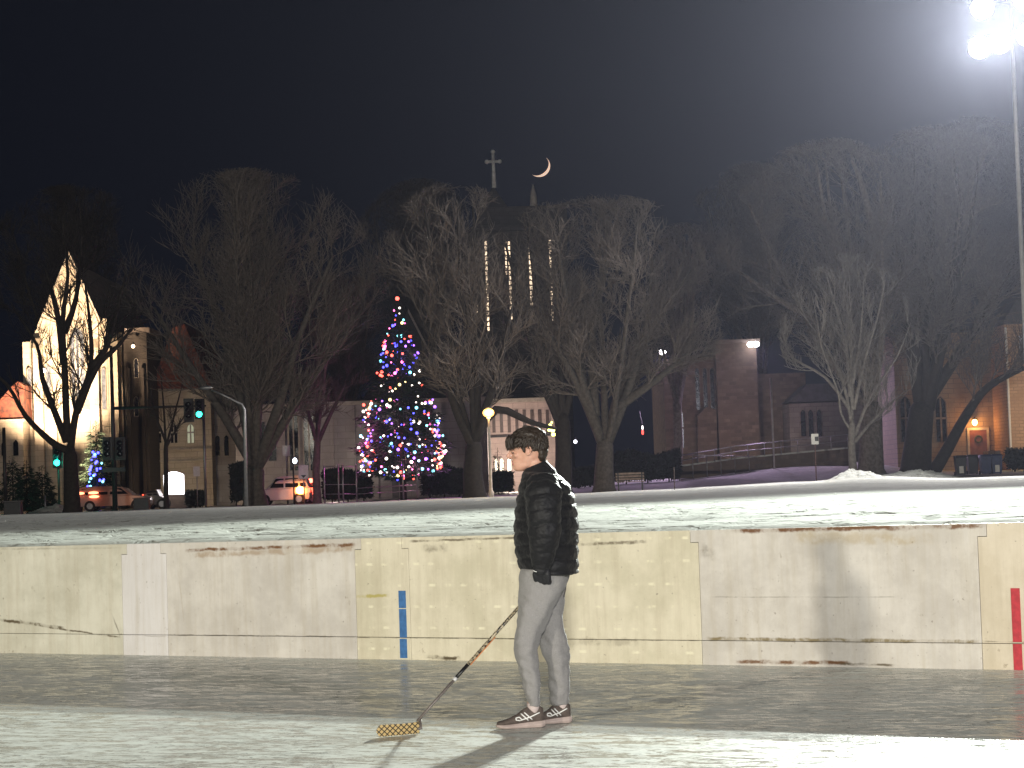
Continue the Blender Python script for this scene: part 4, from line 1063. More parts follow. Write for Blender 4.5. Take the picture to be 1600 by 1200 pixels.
for (px, y0, y1, wd) in ((744.5, 422, 490, 1.6), (761, 376, 518, 3.2), (790.5, 376, 430, 2.4), (797, 376, 500, 3.0), (829, 374, 478, 3.6), (861, 374, 502, 3.4), (881, 434, 476, 2.0)):
    c_ = P(px, (y0+y1)/2, YT); fr = MB(); w_ = wd*YT/FPX/2; z1_, z0_ = P(px, y0, YT).z, P(px, y1, YT).z
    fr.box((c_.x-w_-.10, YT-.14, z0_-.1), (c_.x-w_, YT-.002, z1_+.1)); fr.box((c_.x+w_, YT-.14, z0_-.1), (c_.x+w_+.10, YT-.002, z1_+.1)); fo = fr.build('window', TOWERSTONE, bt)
    pn = MB(); k = max(3, int((z1_-z0_)/.42))
    for i in range(k):
        za_ = z0_+(z1_-z0_)*i/k; pn.box((c_.x-w_, YT-.05, za_+.06), (c_.x+w_, YT-.003, za_+(z1_-z0_)/k-.06))
    pn.build('pane', m_slit, fo)

# stone church block with wall lamps
YS = 158.0
st_ = empty('stone_church', onG(1120, YS), 'brown rough stone church block lit by white wall lamps above the ramp', 'church')
mb = MB(); bx(mb, 1040, 1122, 560, None, YS, 14); mb.build('wall', BROWNSTONE, st_)
mb = MB(); bx(mb, 1122.5, 1186, 536, None, YS-1.2, 12); mb.build('tower_wall', BROWNSTONE, st_)
mb = MB(); bx(mb, 1121, 1187.5, 530, 536, YS-1.5, 12.6); mb.build('parapet', TRIMD, st_)
mb = MB(); bx(mb, 1186.5, 1262, 583, None, YS+1, 12); mb.build('wall', BROWNSTONE, st_)
mb = MB(); mb.prism([P(x, y, YS-.6) for x, y in ((1090, 790), (1090, 650), (1103, 636), (1120, 640), (1120, 790))], (0, .59, 0)); mb.build('buttress', BROWNSTONE, st_)
for x in (1090, 1102, 1113): arch(x, 575, 640, 6, YS, 'window', GLASS_DARK, st_, fm=TRIMD)
for x in (1062,): arch(x, 640, 700, 12, YS, 'window', GLASS_DARK, st_, fm=TRIMD, mull=1)
ms = empty('side_chapel', onG(1310, YS-3), 'low dim stone chapel behind the ramp railing with a sloped roof', 'building')
mb = MB(); bx(mb, 1236, 1400, 628, None, YS-3, 14); mb.build('wall', GREYSTONE, ms)
mb = MB(); mb.prism([P(x, y, YS-3.3) for x, y in ((1232, 628), (1402, 624), (1380, 596), (1262, 600))], (0, 14, 0)); mb.build('roof', ROOFDARK, ms)
for x in (1255, 1267, 1280, 1380): arch(x, 640, 682, 8, YS-3, 'window', GLASS_DARK, ms, fm=TRIMD)
def wall_lamp(px, py, Y, lab, heads=1, e=1, col=(.86, .62, 1)):
    c_ = P(px, py, Y); r_ = empty('wall_lamp', c_, lab, 'wall lamp', 'white security lamps on the stone church'); s_ = Y/FPX
    for k in range(heads):
        q = c_+Vector(((k-(heads-1)/2)*8*s_, -.55, 0))
        mb = MB(); mb.tube([q+Vector((0, .50, .1)), q+Vector((0, .2, .14)), q+Vector((0, 0, .10))], .035, 6); mb.build('bracket', DARKMETAL, r_)
        mb = MB(); mb.tube([q+Vector((0, 0, .14)), q+Vector((0, 0, .02))], [.10, .19], 12); mb.build('shade', DARKMETAL, r_, True)
        mb = MB(); mb.ball(q+Vector((0, -.06, -.04)), (.25, .25, .19), 12, 8); mb.build('bulb', glow('lamp_white', (1, .93, .96), 25), r_, True)
        lamp('lamp_light', 'SPOT', q+Vector((0, -.9, -.25)), e, col, .12, aim=tuple(q+Vector((0, -8, -6))), angle=R(84), blend=.6, parent=r_)
wall_lamp(1175.5, 538, YS-1.2, 'twin white wall lamp high on the brown stone tower', 2, E_WALLL*.6)
wall_lamp(1034, 550, YS-.2, 'single white wall lamp at the left corner of the brown stone church', 1, E_WALLL)
lamp('tower_wash', 'SPOT', tuple(P(1160, 690, YS-9)), E_WASH, (1, .66, .44), .3, aim=tuple(P(1150, 640, YS)), angle=R(110), blend=.8, parent=st_)

# house with the lit porch door, right
YH = 138.0
ho = empty('rectory', onG(1500, YH), 'stone house with a brown door under a glowing orange porch lamp', 'house')
mb = MB(); bx(mb, 1400, 1573, 520, None, YH, 12); mb.build('wall', stone('tan_stone', (.30, .22, .15), (.25, .185, .13), (.14, .11, .09), .7, .3), ho)
mb = MB(); mb.prism([P(x, y, YH-.4) for x, y in ((1396, 520), (1580, 514), (1560, 440), (1430, 446))], (0, 12, 0)); mb.build('roof', ROOFDARK, ho)
mb = MB(); X0, X1, z0, zt = bx(mb, 1516, 1543, 672, 745, YH-.06, .055); dr = mb.build('door', mat('door_brown', (.16, .055, .035), .5), ho)
mb = MB(); mb.box((X0-.14, YH-.10, z0), (X0, YH-.001, zt+.14)); mb.box((X1, YH-.10, z0), (X1+.14, YH-.001, zt+.14)); mb.box((X0, YH-.10, zt), (X1, YH-.001, zt+.14)); mb.build('frame', TRIM, dr)
wr = MB(); cc = Vector(((X0+X1)/2, YH-.12, zt-.55))
wr.tube([cc+Vector((.2*math.cos(a*math.pi/8), 0, .2*math.sin(a*math.pi/8))) for a in range(17)], .05, 6); wr.build('wreath', mat('wreath', (.05, .06, .03), .9), dr)
for x in (1415, 1470): arch(x, 620, 690, 16, YH, 'window', GLASS_DARK, ho, fm=TRIMD, mull=1)
mb = MB(); bx(mb, 1546, 1572, 704, None, YH-1.6, 1.58); mb.build('porch_wall', GREYSTONE, ho)
pl_ = P(1523, 660, YH-.35); r_ = empty('porch_lamp', pl_, 'glowing orange lantern above the brown door', 'wall lamp')
mb = MB(); mb.ball(pl_, (.16, .16, .2), 12, 8); mb.build('bulb', glow('lamp_orange', (1, .50, .14), 22), r_, True)
mb = MB(); mb.tube([pl_+Vector((0, 0, .32)), pl_+Vector((0, 0, .18))], [.03, .2], 10); mb.tube([pl_+Vector((0, .3, .1)), pl_+Vector((0, .12, .26)), pl_+Vector((0, 0, .3))], .02, 6); mb.build('cap', DARKMETAL, r_, True)
lamp('lamp_light', 'POINT', tuple(pl_+Vector((0, -.35, -.1))), E_DOOR, (1, .42, .12), .12, parent=r_)
hb_ = empty('corner_house', onG(1600, YH-4), 'warm-lit tan house corner at the right edge with a pale window', 'house')
mb = MB(); bx(mb, 1574, 1690, 505, None, YH-4, 12); mb.build('wall', stone('tan_brick', (.50, .33, .21), (.44, .29, .19), (.25, .18, .13), .5, .2), hb_)
mb = MB(); mb.prism([P(x, y, YH-4.3) for x, y in ((1566, 506), (1700, 500), (1690, 440), (1600, 446))], (0, 12.4, 0)); mb.build('roof', ROOFDARK, hb_)
mb = MB(); X0, X1, z0, zt = bx(mb, 1596, 1612, 527, 560, YH-4.06, .055); wn = mb.build('window', glow('pale_window', (.75, .85, 1), .7), hb_)
mb = MB(); mb.box((X0-.12, YH-4.12, z0-.1), (X0, YH-4.001, zt+.1)); mb.box((X0, YH-4.12, zt), (X1, YH-4.001, zt+.12)); mb.box((X0, YH-4.12, z0-.12), (X1, YH-4.001, z0)); mb.build('frame', WHITEPAINT, wn)
mb = MB(); c_ = P(1576, 620, YH-4.12); mb.tube([(c_.x, c_.y, P(1570, 512, YH-4).z), (c_.x, c_.y, terr(c_.x, c_.y))], .07, 8); mb.build('downpipe', WHITEPAINT, hb_)
lamp('house_light', 'POINT', tuple(P(1645, 640, YH-8)), E_CORNER, (1, .70, .42), .3, parent=hb_)

# ramp with railings
YR = 141.0
ra = empty('access_ramp', onG(1190, YR), 'long snow-topped access ramp with metal handrails before the stone church', 'ramp')
def pz(px, py, Y=YR): return P(px, py, Y)
mb = MB(); mb.prism([pz(x, y) for x, y in ((1062, 728), (1150, 716), (1330, 699), (1330, 745), (1062, 748))], (0, 1.6, 0)); mb.build('ramp_wall', BROWNSTONE, ra)
mb = MB(); mb.prism([pz(x, y, YR-.05) for x, y in ((1061, 727), (1150, 715), (1331, 698), (1331, 700.5), (1150, 717.5), (1061, 729.5))], (0, 1.75, 0)); mb.build('snow_cap', m_snow, ra)
mb = MB(); mb.prism([pz(x, y, YR-3) for x, y in ((1058, 731), (1150, 717.5), (1180, 715), (1180, 733), (1058, 737))], (0, 1.2, 0)); mb.build('lower_ramp', BROWNSTONE, ra)
rails = [[(1062, 712), (1150, 697), (1330, 678)], [(1062, 720), (1150, 706), (1330, 688)]]
for pl2 in rails:
    mb = MB(); mb.tube([pz(x, y, YR-.1) for x, y in pl2], .030, 6); mb.build('handrail', METAL, ra, True)
mb = MB(); mb.tube([pz(x, y, YR-3.1) for x, y in ((1058, 710), (1110, 712), (1180, 714))], .03, 6); mb.build('handrail', METAL, ra, True)
for i in range(11):
    x = 1064+i*26; yt = np.interp(x, [1062, 1150, 1330], [712, 697, 678]); yb = np.interp(x, [1062, 1150, 1330], [728, 716, 699])
    mb = MB(); mb.tube([pz(x, yt, YR-.1), Vector((pz(x, yt, YR-.1).x, YR-.1, pz(x, yb).z))], .026, 6); mb.build('post', METAL, ra, True)
for i in range(6):
    x = 1060+i*22; a = pz(x, 711, YR-3.1); mb = MB(); mb.tube([a, (a.x, a.y, terr(a.x, a.y)-.1)], .026, 6); mb.build('post', METAL, ra, True)
# ------------------------------------------------------------------ Christmas trees
def conifer(name, label, base, H, Rb, seed, m=NEEDLE, nb=2600, cat='tree', group=None, skirt=.06, blade=.20, prof=None):
    r = random.Random(seed); root = empty(name, base, label, cat, group)
    mb = MB(); mb.tube([base-Vector((0, 0, .2)), base+Vector((0, 0, H*.5)), base+Vector((0, 0, H*.99))], [H*.018, H*.010, .01], 8); mb.build('trunk', BARK_DARK, root, True)
    vs = []; fs = []
    for i in range(nb):
        h = 1-math.sqrt(r.random()); z = H*(skirt+(1-skirt)*h); rad = (Rb*(1-h)**.85 if prof is None else Rb*np.interp(skirt+(1-skirt)*h, *prof))*(.88+.22*math.sin(h*40+r.random()))+.05
        th = r.uniform(0, 2*math.pi); rr_ = rad*math.sqrt(r.uniform(.12, 1)); 
        rr_ *= 1+.12*noise.noise(Vector((math.cos(th)*2.5, math.sin(th)*2.5, z*.9+seed)))*2
        out = Vector((math.cos(th), math.sin(th), r.uniform(-.55, .15))).normalized(); L = blade*r.uniform(.7, 1.7)*(1.0 if h < .85 else .5); c = base+Vector((math.cos(th)*rr_, math.sin(th)*rr_, z))
        sd = out.cross(Vector((0, 0, 1))).normalized(); 
        for q in range(3):   # a spray of three narrow leaves
            d = (out+sd*r.uniform(-.7, .7)+Vector((0, 0, r.uniform(-.3, .3)))).normalized(); s2 = d.cross(Vector((r.uniform(-1, 1), r.uniform(-1, 1), 1))).normalized()*L*.13
            k = len(vs); vs += [tuple(c-s2), tuple(c+s2), tuple(c+d*L+s2*.3)]; fs.append((k, k+1, k+2))
    me = bpy.data.meshes.new('crown'); me.from_pydata(vs, [], fs); link('crown', me, m, root)
    return root
YX = 124.0
xb = onG(630, YX); xt = P(624, 468, YX); HX = xt.z-xb.z
s_ = YX/FPX; RX = 68*s_
prof_h = [0, .10, .14, .23, .37, .46, .50, .54, .68, .82, .89, .985]; prof_r = [0, .0, .92, .99, .88, .88, .70, .60, .49, .30, .16, .03]
xt_root = conifer('christmas_tree', 'tall Christmas tree covered in red, blue and white lights before the low wall', xb, HX, RX, 5, nb=6500, blade=.26, skirt=.10, prof=(prof_h, prof_r))
bc = {'red': (1, .10, .07), 'blue': (.08, .08, 1), 'white': (1, .85, .75), 'teal': (.25, .85, 1), 'pink': (1, .16, .45), 'violet': (.35, .12, 1), 'yellow': (1, .75, .30)}
bm_ = {k: glow('bulb_'+k, v, 3.5 if k in ('white', 'yellow', 'teal') else 5.5) for k, v in bc.items()}
rb = random.Random(9); bulbs = []
pass
def bulb_zone(h, th):
    # clusters of one colour, as strings make them
    v = noise.noise(Vector((math.cos(th)*1.7, math.sin(th)*1.7, h*7)))
    if .80 > h > .66: pal = ['blue', 'blue', 'blue', 'teal', 'violet', 'red', 'pink']
    elif .60 > h > .50: pal = ['red', 'white', 'yellow', 'white']
    elif v > .12: pal = ['blue', 'blue', 'violet', 'teal', 'white']
    elif v < -.12: pal = ['red', 'pink', 'white', 'yellow', 'red']
    else: pal = ['red', 'white', 'teal', 'blue', 'pink', 'white', 'violet']
    return rb.choice(pal)
tries = 0
while len(bulbs) < 420 and tries < 20000:
    tries += 1
    h = .10+.89*(1-math.sqrt(rb.random())); keep = .35 if .50 < h < .62 else 1
    if rb.random() > keep: continue
    th = rb.uniform(0, 2*math.pi); rad = RX*np.interp(h, prof_h, prof_r)*rb.uniform(.86, 1.04)
    p_ = xb+Vector((math.cos(th)*rad, math.sin(th)*rad, HX*h+rb.uniform(-.1, .1)))
    if any((p_-q[0]).length < .14 for q in bulbs): continue
    bulbs.append((p_, rb.choice([.045, .055, .066, .085]), bulb_zone(h, th), math.sin(th)))
bulbs.append((xb+Vector((0, 0, HX+.06)), .11, 'red', -1))
bulbs.sort(key=lambda q: -(q[1]-(.2 if q[3] > .1 else 0)))
for p_, r_, cn, sn in bulbs[:99]:
    mb = MB(); mb.ball(p_, r_, 8, 6); mb.build('bulb', bm_[cn], xt_root, True)
mb = MB(); names = list(bm_)
for p_, r_, cn, sn in bulbs[99:]:
    mb.cur = names.index(cn); mb.ball(p_, r_, 7, 5)
o = mb.build('bulb_strings', [bm_[k] for k in names], xt_root, True); o['kind'] = 'stuff'
for (dx, dy, z, e, col) in ((-1.9, -1.0, .30, 1, (1, .15, .55)), (.8, -2.2, .18, .8, (.9, .25, .5)), (0, .6, .70, .4, (.3, .2, 1)), (2.0, .8, .2, .8, (.75, .25, .9)), (-2.4, 1.5, .25, 1.0, (.9, .2, .8))):
    lamp('bulb_glow', 'POINT', tuple(xb+Vector((dx, dy, HX*z))), E_XMAS*e, col, .4, parent=xt_root)
bb = onG(152, 150); bt_ = P(154, 688, 150)
b2 = conifer('christmas_tree', 'small narrow Christmas tree with blue and teal lights beside the orange-lit car', bb, bt_.z-bb.z, .72, 15, nb=900, blade=.16)
HB = bt_.z-bb.z; m2 = {'blue': glow('bulb_deep_blue', (.06, .06, 1), 9), 'teal': glow('bulb_teal', (.25, .85, 1), 9)}
for i in range(64):
    h = .06+.93*(1-math.sqrt(rb.random())); th = rb.uniform(math.pi, 2*math.pi)*1.0; rad = .80*(1-h)**.8+.05
    p_ = bb+Vector((math.cos(th)*rad, math.sin(th)*rad, HB*h)); mb = MB(); mb.ball(p_, rb.choice([.06, .075, .09]), 8, 6)
    mb.build('bulb', m2[rb.choice(['blue', 'blue', 'blue', 'teal'])], b2, True)
lamp('bulb_glow', 'POINT', tuple(bb+Vector((0, -1.2, 1.4))), E_XMAS*.35, (.08, .10, 1), .3, parent=b2)
# evergreens and hedges
conifer('spruce_tree', 'dark conifer behind the small blue-lit tree', onG(152, 162), 6.6, 1.5, 25, nb=1500, blade=.3)
for i, (px, Y, H, Rb, lab) in enumerate(((20, 135, 3.6, 1.1, 'evergreen bush at the left edge before the cream wing'), (42, 133, 3.2, 1.0, 'middle evergreen bush left of the green signal'), (66, 134, 2.9, 1.1, 'rounded evergreen bush nearest the green signal'))):
    conifer('evergreen_bush', lab, onG(px, Y), H, Rb, 30+i, nb=1400, blade=.20, group='evergreen bushes by the low wing', cat='bush')
conifer('evergreen_bush', 'small young conifer lit from behind, left of the man', onG(779, 150), 3.2, .6, 41, nb=500, blade=.16, cat='bush')
def hedge(label, px0, px1, Y, hgt, seed, n_=2600, wd=1.2):
    r = random.Random(seed); a = onG(px0, Y); b_ = onG(px1, Y); L = b_.x-a.x; root = empty('hedge', (a+b_)/2, label, 'hedge')
    vs = []; fs = []
    for i in range(n_):
        x = r.uniform(0, 1); y = r.uniform(-wd, wd)/2; top_ = hgt*(.85+.22*noise.noise(Vector((x*L*.6, seed, 0)))+.06*noise.noise(Vector((x*L*2.2, seed, 4)))); z = top_*r.uniform(.05, 1)**.7
        bulge = math.sqrt(max(0, 1-(z/top_)**4)); c = Vector((a.x+x*L+r.uniform(-.1, .1), Y+y*bulge, terr(a.x+x*L, Y)+z))
        for q in range(2):
            d = Vector((r.gauss(0, 1), r.gauss(0, 1), r.gauss(.3, 1))).normalized(); s2 = d.orthogonal().normalized()*.07; k = len(vs)
            vs += [tuple(c-s2), tuple(c+s2), tuple(c+d*.26)]; fs.append((k, k+1, k+2))
    me = bpy.data.meshes.new('foliage'); me.from_pydata(vs, [], fs); link('foliage', me, HEDGE, root)
    mb = MB()
    for k in range(max(3, int(L/1.2))):
        x = a.x+(k+.5)/max(3, int(L/1.2))*L; mb.tube([(x, Y, terr(x, Y)-.1), (x+.1, Y, terr(x, Y)+hgt*.7)], [.05, .02], 6)
    mb.build('stems', BARK_DARK, root); return root
hedge('dark hedge right of the man, before the stone church', 962, 1062, 138, 2.1, 1, 5200)
hedge('low dark shrubs behind the leafless V-forked tree', 895, 950, 142, 1.5, 2, 2000)
hedge('dark clipped shrub left of the Christmas tree, behind the fence', 506, 580, 150, 2.5, 3, 3600)
hedge('dark shrubs right of the Christmas tree foot', 660, 728, 140, 2.2, 4, 3200)
hedge('dark shrubs behind the globe lamp post', 768, 800, 160, 1.6, 5, 1500)
hedge('snowy bush with yellowish leaves right of the glowing sign', 292, 316, 150, 1.3, 6, 1200)
hedge('dark hedge along the dim violet annex', 362, 400, 158, 3.4, 7, 2200)
hedge('dark hedge beyond the waste bins at the right edge', 1576, 1640, 128, 1.5, 8, 1800)

# ------------------------------------------------------------------ snow heap and road
def heap(label, px, Y, rx, ry, h, seed):
    c = onG(px, Y); vs = []; fs = []; A, B = 64, 30
    for j in range(B+1):
        for i in range(A):
            th = 2*math.pi*i/A; q = j/B; x = math.cos(th)*rx*q; y = math.sin(th)*ry*q
            z = h*(math.cos(q*math.pi)*.5+.5)*(1+.35*noise.noise(Vector((x*1.5, y*1.5, seed)))) + (.10*noise.noise(Vector((x*4, y*4, seed)))+.10*abs(noise.noise(Vector((x*7, y*7, seed)))))*(1-q*q)
            vs.append((c.x+x, c.y+y, terr(c.x+x, c.y+y)+z-.06))
    for j in range(B):
        for i in range(A): fs.append((j*A+i, j*A+(i+1) % A, (j+1)*A+(i+1) % A, (j+1)*A+i))
    me = bpy.data.meshes.new('snow_heap'); me.from_pydata(vs, [], fs); o = link('snow_heap', me, m_snow, smooth=True)
    return tag(o, label, 'snow heap')
heap('rough heap of ploughed snow at the foot of the pale fan-shaped tree', 1338, 100, 1.8, 2.0, .40, 1)
heap('low ridge of dirty snow left of the waste bins', 1440, 112, 2.9, 1.6, .35, 2)
heap('ridge of ploughed snow at the foot of the dark tree at left', 85, 122, 2.0, 1.4, .45, 3)
mb = MB(); ry0, ry1 = 139, 166; vs = []; fs = []
xs = np.linspace(-80, 2, 40); ys = np.linspace(ry0, ry1, 8)
for y in ys:
    for x in xs: vs.append((x, y, terr(x, y)+.02))
for j in range(len(ys)-1):
    for i in range(len(xs)-1): k = j*len(xs)+i; fs.append((k, k+1, k+1+len(xs), k+len(xs)))
me = bpy.data.meshes.new('road'); me.from_pydata(vs, [], fs); structure(link('road', me, mat('wet_road', (.05, .05, .05), .35, .5, .6, col2=(.16, .15, .14)), smooth=True))

# ------------------------------------------------------------------ street furniture
def lathe(mb, c, prof, n_=14):
    mb.rings([[Vector((c[0]+r_*math.cos(2*math.pi*k/n_), c[1]+r_*math.sin(2*math.pi*k/n_), c[2]+z)) for k in range(n_)] for z, r_ in prof])
sb = onG(767, 106); g_ = P(762, 645, 106)
sl = empty('street_lamp', sb, 'lit yellow globe street lamp on a pale post left of the man', 'street lamp')
mb = MB(); lathe(mb, sb, [(-.1, .14), (.25, .13), (.35, .075), (g_.z-sb.z-.3, .055), (g_.z-sb.z-.28, .10), (g_.z-sb.z-.2, .11)]); mb.build('post', mat('post_pale', (.40, .36, .32), .6), sl, True)
gx = Vector((sb.x, sb.y, g_.z)); mb = MB(); mb.ball(gx, (.27, .27, .21), 16, 10); mb.build('globe', glow('lamp_yellow', (1, .50, .11), 4.5), sl, True)
mb = MB(); mb.ball(gx+Vector((0, 0, .21)), (.16, .16, .07), 12, 6); mb.build('cap', DARKMETAL, sl, True)
lamp('lamp_light', 'POINT', tuple(gx+Vector((0, -.45, 0))), E_GLOBE, (1, .55, .18), .2, parent=sl)

def signal(loc, lit, parent, back=True, h=1.25, m_g=None):
    mb = MB(); w2 = .30; mb.box((loc.x-w2, loc.y-.02, loc.z-h/2), (loc.x+w2, loc.y+.02, loc.z+h/2)); hd = mb.build('backplate', DARKMETAL, parent, bevel=.01)
    mb = MB(); mb.box((loc.x-.17, loc.y-.25, loc.z-h*.42), (loc.x+.17, loc.y-.021, loc.z+h*.42)); mb.build('housing', DARKMETAL, parent, bevel=.02)
    for k, z in enumerate((.32, 0, -.32)):
        c = loc+Vector((0, -.26, z)); mb = MB(); mb.tube([c, c+Vector((0, -.14, 0))], [.185, .185], 12, cap=False); mb.build('visor', DARKMETAL, parent)
        mb = MB(); mb.tube([c+Vector((0, .005, 0)), c+Vector((0, -.03, 0))], [.17, .14], 12)
        mb.build('lens', glow('signal_green', (.02, .95, .62), 14) if (lit and k == 2) else GLASS_DARK, parent, True)
Y1 = 132.0
mp_ = onG(179, Y1); mt = P(176, 540, Y1)
ma = empty('traffic_signal', mp_, 'tall dark signal mast with a long arm holding a green light before the stone tower', 'traffic light')
mb = MB(); mb.tube([mp_-Vector((0, 0, .1)), Vector((mp_.x, Y1, mt.z))], [.16, .09], 10); mb.build('pole', DARKMETAL, ma, True)
az_ = P(176, 638, Y1).z; ax1 = P(322, 634, Y1)
mb = MB(); mb.tube([(mp_.x, Y1, az_), (ax1.x, Y1, ax1.z)], [.10, .05], 8); mb.build('mast_arm', DARKMETAL, ma, True)
signal(P(295, 641, Y1-.12), False, ma, h=1.4); signal(P(312, 639, Y1-.12), True, ma, h=1.2)
for x in (168, 188): signal(P(x, 701, Y1-.2), False, ma, h=1.35)
mb = MB(); a = P(160, 738, Y1-.2); b_ = P(196, 730, Y1-.2); mb.box((a.x, a.y-.05, a.z), (b_.x, a.y+.05, b_.z)); mb.build('street_sign', DARKMETAL, ma)
sg = onG(92, 130); s2_ = empty('traffic_signal', sg, 'traffic light glowing green beside the dark tree trunk', 'traffic light')
gz = P(92, 723, 129.7); mb = MB(); mb.tube([sg-Vector((0, 0, .1)), (sg.x, sg.y, gz.z+1.0)], .07, 8); mb.build('pole', DARKMETAL, s2_, True)
signal(Vector((sg.x, sg.y-.12, gz.z+.32)), True, s2_, h=1.25)
lamp('signal_glow', 'POINT', (sg.x, sg.y-.7, gz.z), E_GREEN, (.0, 1, .6), .12, parent=s2_)
# unlit lamp with curved arm
ab = onG(384, 109); al = empty('street_lamp', ab, 'unlit grey street lamp with a slanted arm before the big leafless tree', 'street lamp')
pts = [P(382, 640, 109), P(378, 632, 109), P(350, 618, 109), P(330, 609, 109)]
mb = MB(); mb.tube([ab, (pts[0].x, 109, pts[0].z)]+pts[1:], [.10, .075, .05, .045, .045], 8); mb.build('post', METAL, al, True)
mb = MB(); mb.ball(P(322, 606, 109), (.34, .14, .09), 12, 6); mb.build('lamp_head', METAL, al, True)
# posts and signs
def post(name, label, cat, px, Y, ytop, r_=.035, m=METAL, plate=None, pm=WHITEPAINT, group=None, py0=None):
    b_ = onG(px, Y); t_ = P(px, ytop, Y); root = empty(name, b_, label, cat, group)
    mb = MB(); mb.tube([b_-Vector((0, 0, .15)), (b_.x, Y, t_.z)], r_, 8); mb.build('post', m, root, True)
    if plate:
        x0, y0, x1, y1 = plate; a = P(x0, y0, Y-.06); c = P(x1, y1, Y-.06)
        cx = b_.x; hw = (c.x-a.x)/2
        mb = MB(); mb.box((cx-hw, Y-.075, c.z), (cx+hw, Y-.045, a.z)); mb.build('sign_plate', pm, root, bevel=.004)
    return root
SIGNW = mat('sign_white', (.62, .60, .55), .5, .1, 8)
post('street_sign', 'white notice on a thin post before the ramp', 'sign', 1276, 112, 678, .03, mat('rusty_post', (.12, .06, .05), .7), (1270, 678, 1282, 694), SIGNW)
pm_ = MB(); c_ = P(1276, 686, 111.92); pm_.box((c_.x-.09, c_.y-.003, c_.z-.10), (c_.x+.09, c_.y-.001, c_.z+.12)); 
tag(pm_.build('notice_print', DARKMETAL, bpy.data.objects['street_sign']))
s3 = post('street_sign', 'cream sign with a dark arrow above the orange tail light', 'sign', 475, 136, 726, .04, METAL, (467, 727, 483, 748), SIGNW)
mb = MB(); c_ = P(475, 741, 135.9); c_.x = s3.location.x; mb.prism([(c_.x-.16, c_.y, c_.z-.05), (c_.x+.16, c_.y, c_.z-.05), (c_.x, c_.y, c_.z-.24)], (0, .01, 0)); mb.build('arrow', DARKMETAL, s3)
s4 = post('street_sign', 'small white rectangular sign high on a post left of the arrow sign', 'sign', 449, 140, 640, .06, METAL, (443, 696, 455, 712), SIGNW)
mb = MB(); c_ = P(449, 704, 139.9); c_.x = s4.location.x; mb.box((c_.x-.05, c_.y, c_.z-.2), (c_.x+.05, c_.y+.01, c_.z+.2)); mb.build('print', METAL, s4)
s5 = post('pedestrian_signal', 'pedestrian signal showing a small white light left of the arrow sign', 'traffic light', 459, 134, 712, .05, DARKMETAL)
mb = MB(); c_ = P(461, 720, 133.8); mb.box((c_.x-.22, c_.y-.12, c_.z-.26), (c_.x+.22, c_.y+.10, c_.z+.26)); mb.build('housing', DARKMETAL, s5, bevel=.02)
mb = MB(); mb.ball(c_+Vector((0, -.13, 0)), (.13, .03, .17), 10, 6); mb.build('lens', glow('signal_white', (.85, .95, 1), 8), s5, True)
post('street_sign', 'small grey sign on a thin pole right of the glowing sign', 'sign', 308, 136, 730, .03, METAL, (302.5, 729, 313, 744), SIGNW)
post('utility_pole', 'thin dark pole standing right of the green mast-arm light', 'pole', 321, 134, 640, .08, METAL)
post('utility_pole', 'dark pole at the left edge of the park', 'pole', 8, 118, 668, .09, DARKMETAL)
post('marker_post', 'short pale marker post left of the green traffic light', 'post', 70, 124, 774, .05, METAL)
post('marker_post', 'thin leaning-free stake in the snow right of the bench', 'post', 1054, 100, 730, .02, mat('stake', (.10, .07, .06), .8))
post('utility_pole', 'thin pale pole rising in front of the brown stone church', 'pole', 1211, 139, 590, .06, mat('pole_mid', (.34, .32, .30), .6))
# chain-link fence
fe = empty('park_fence', onG(580, 122), 'low grey metal rail fence before the lit Christmas tree', 'fence')
for px, yt in ((507, 728), (529, 727), (536, 727), (557, 727), (630, 718), (652, 716)):
    a = onG(px, 122 if px < 600 else 120); t_ = P(px, yt, a.y); mb = MB(); mb.tube([a-Vector((0, 0, .1)), (a.x, a.y, t_.z)], .04, 8); mb.ball((a.x, a.y, t_.z), .055, 8, 6); mb.build('post', METAL, fe, True)
for (x0, x1, yt) in ((507, 557, 729), (507, 557, 757), (507, 557, 772)):
    a, b_ = P(x0, yt, 122), P(x1, yt, 122); mb = MB(); mb.tube([a, b_], .022, 6); mb.build('rail', METAL, fe, True)
for (x0, x1, y0, y1) in ((557, 660, 763, 757), (557, 660, 772, 766)):
    mb = MB(); mb.tube([P(x0, y0, 122), P(x1, y1, 120)], .022, 6); mb.build('rail', METAL, fe, True)
# bench
bn = onG(985, 113); be = empty('park_bench', bn, 'wooden slatted park bench beside the V-forked tree', 'bench')
WOOD = mat('bench_wood', (.26, .20, .16), .8, .3, 9); Lb = .72
for sname, y, z, h, d_ in (('seat', -.10, .42, .05, .40),):
    mb = MB(); [mb.box((bn.x-Lb, bn.y+y-.18+k*.13, bn.z+z), (bn.x+Lb, bn.y+y-.18+k*.13+.10, bn.z+z+.04)) for k in range(3)]; mb.build('seat', WOOD, be)
mb = MB(); [mb.box((bn.x-Lb, bn.y+.14+.03*k, bn.z+.52+k*.14), (bn.x+Lb, bn.y+.17+.03*k, bn.z+.62+k*.14)) for k in range(3)]; mb.build('backrest', WOOD, be)
for sx in (-1, 1):
    mb = MB(); x = bn.x+sx*(Lb-.12); mb.box((x-.03, bn.y-.28, bn.z-.1), (x+.03, bn.y-.22, bn.z+.42)); mb.box((x-.03, bn.y+.12, bn.z-.1), (x+.03, bn.y+.18, bn.z+.9)); mb.build('leg', DARKMETAL, be)
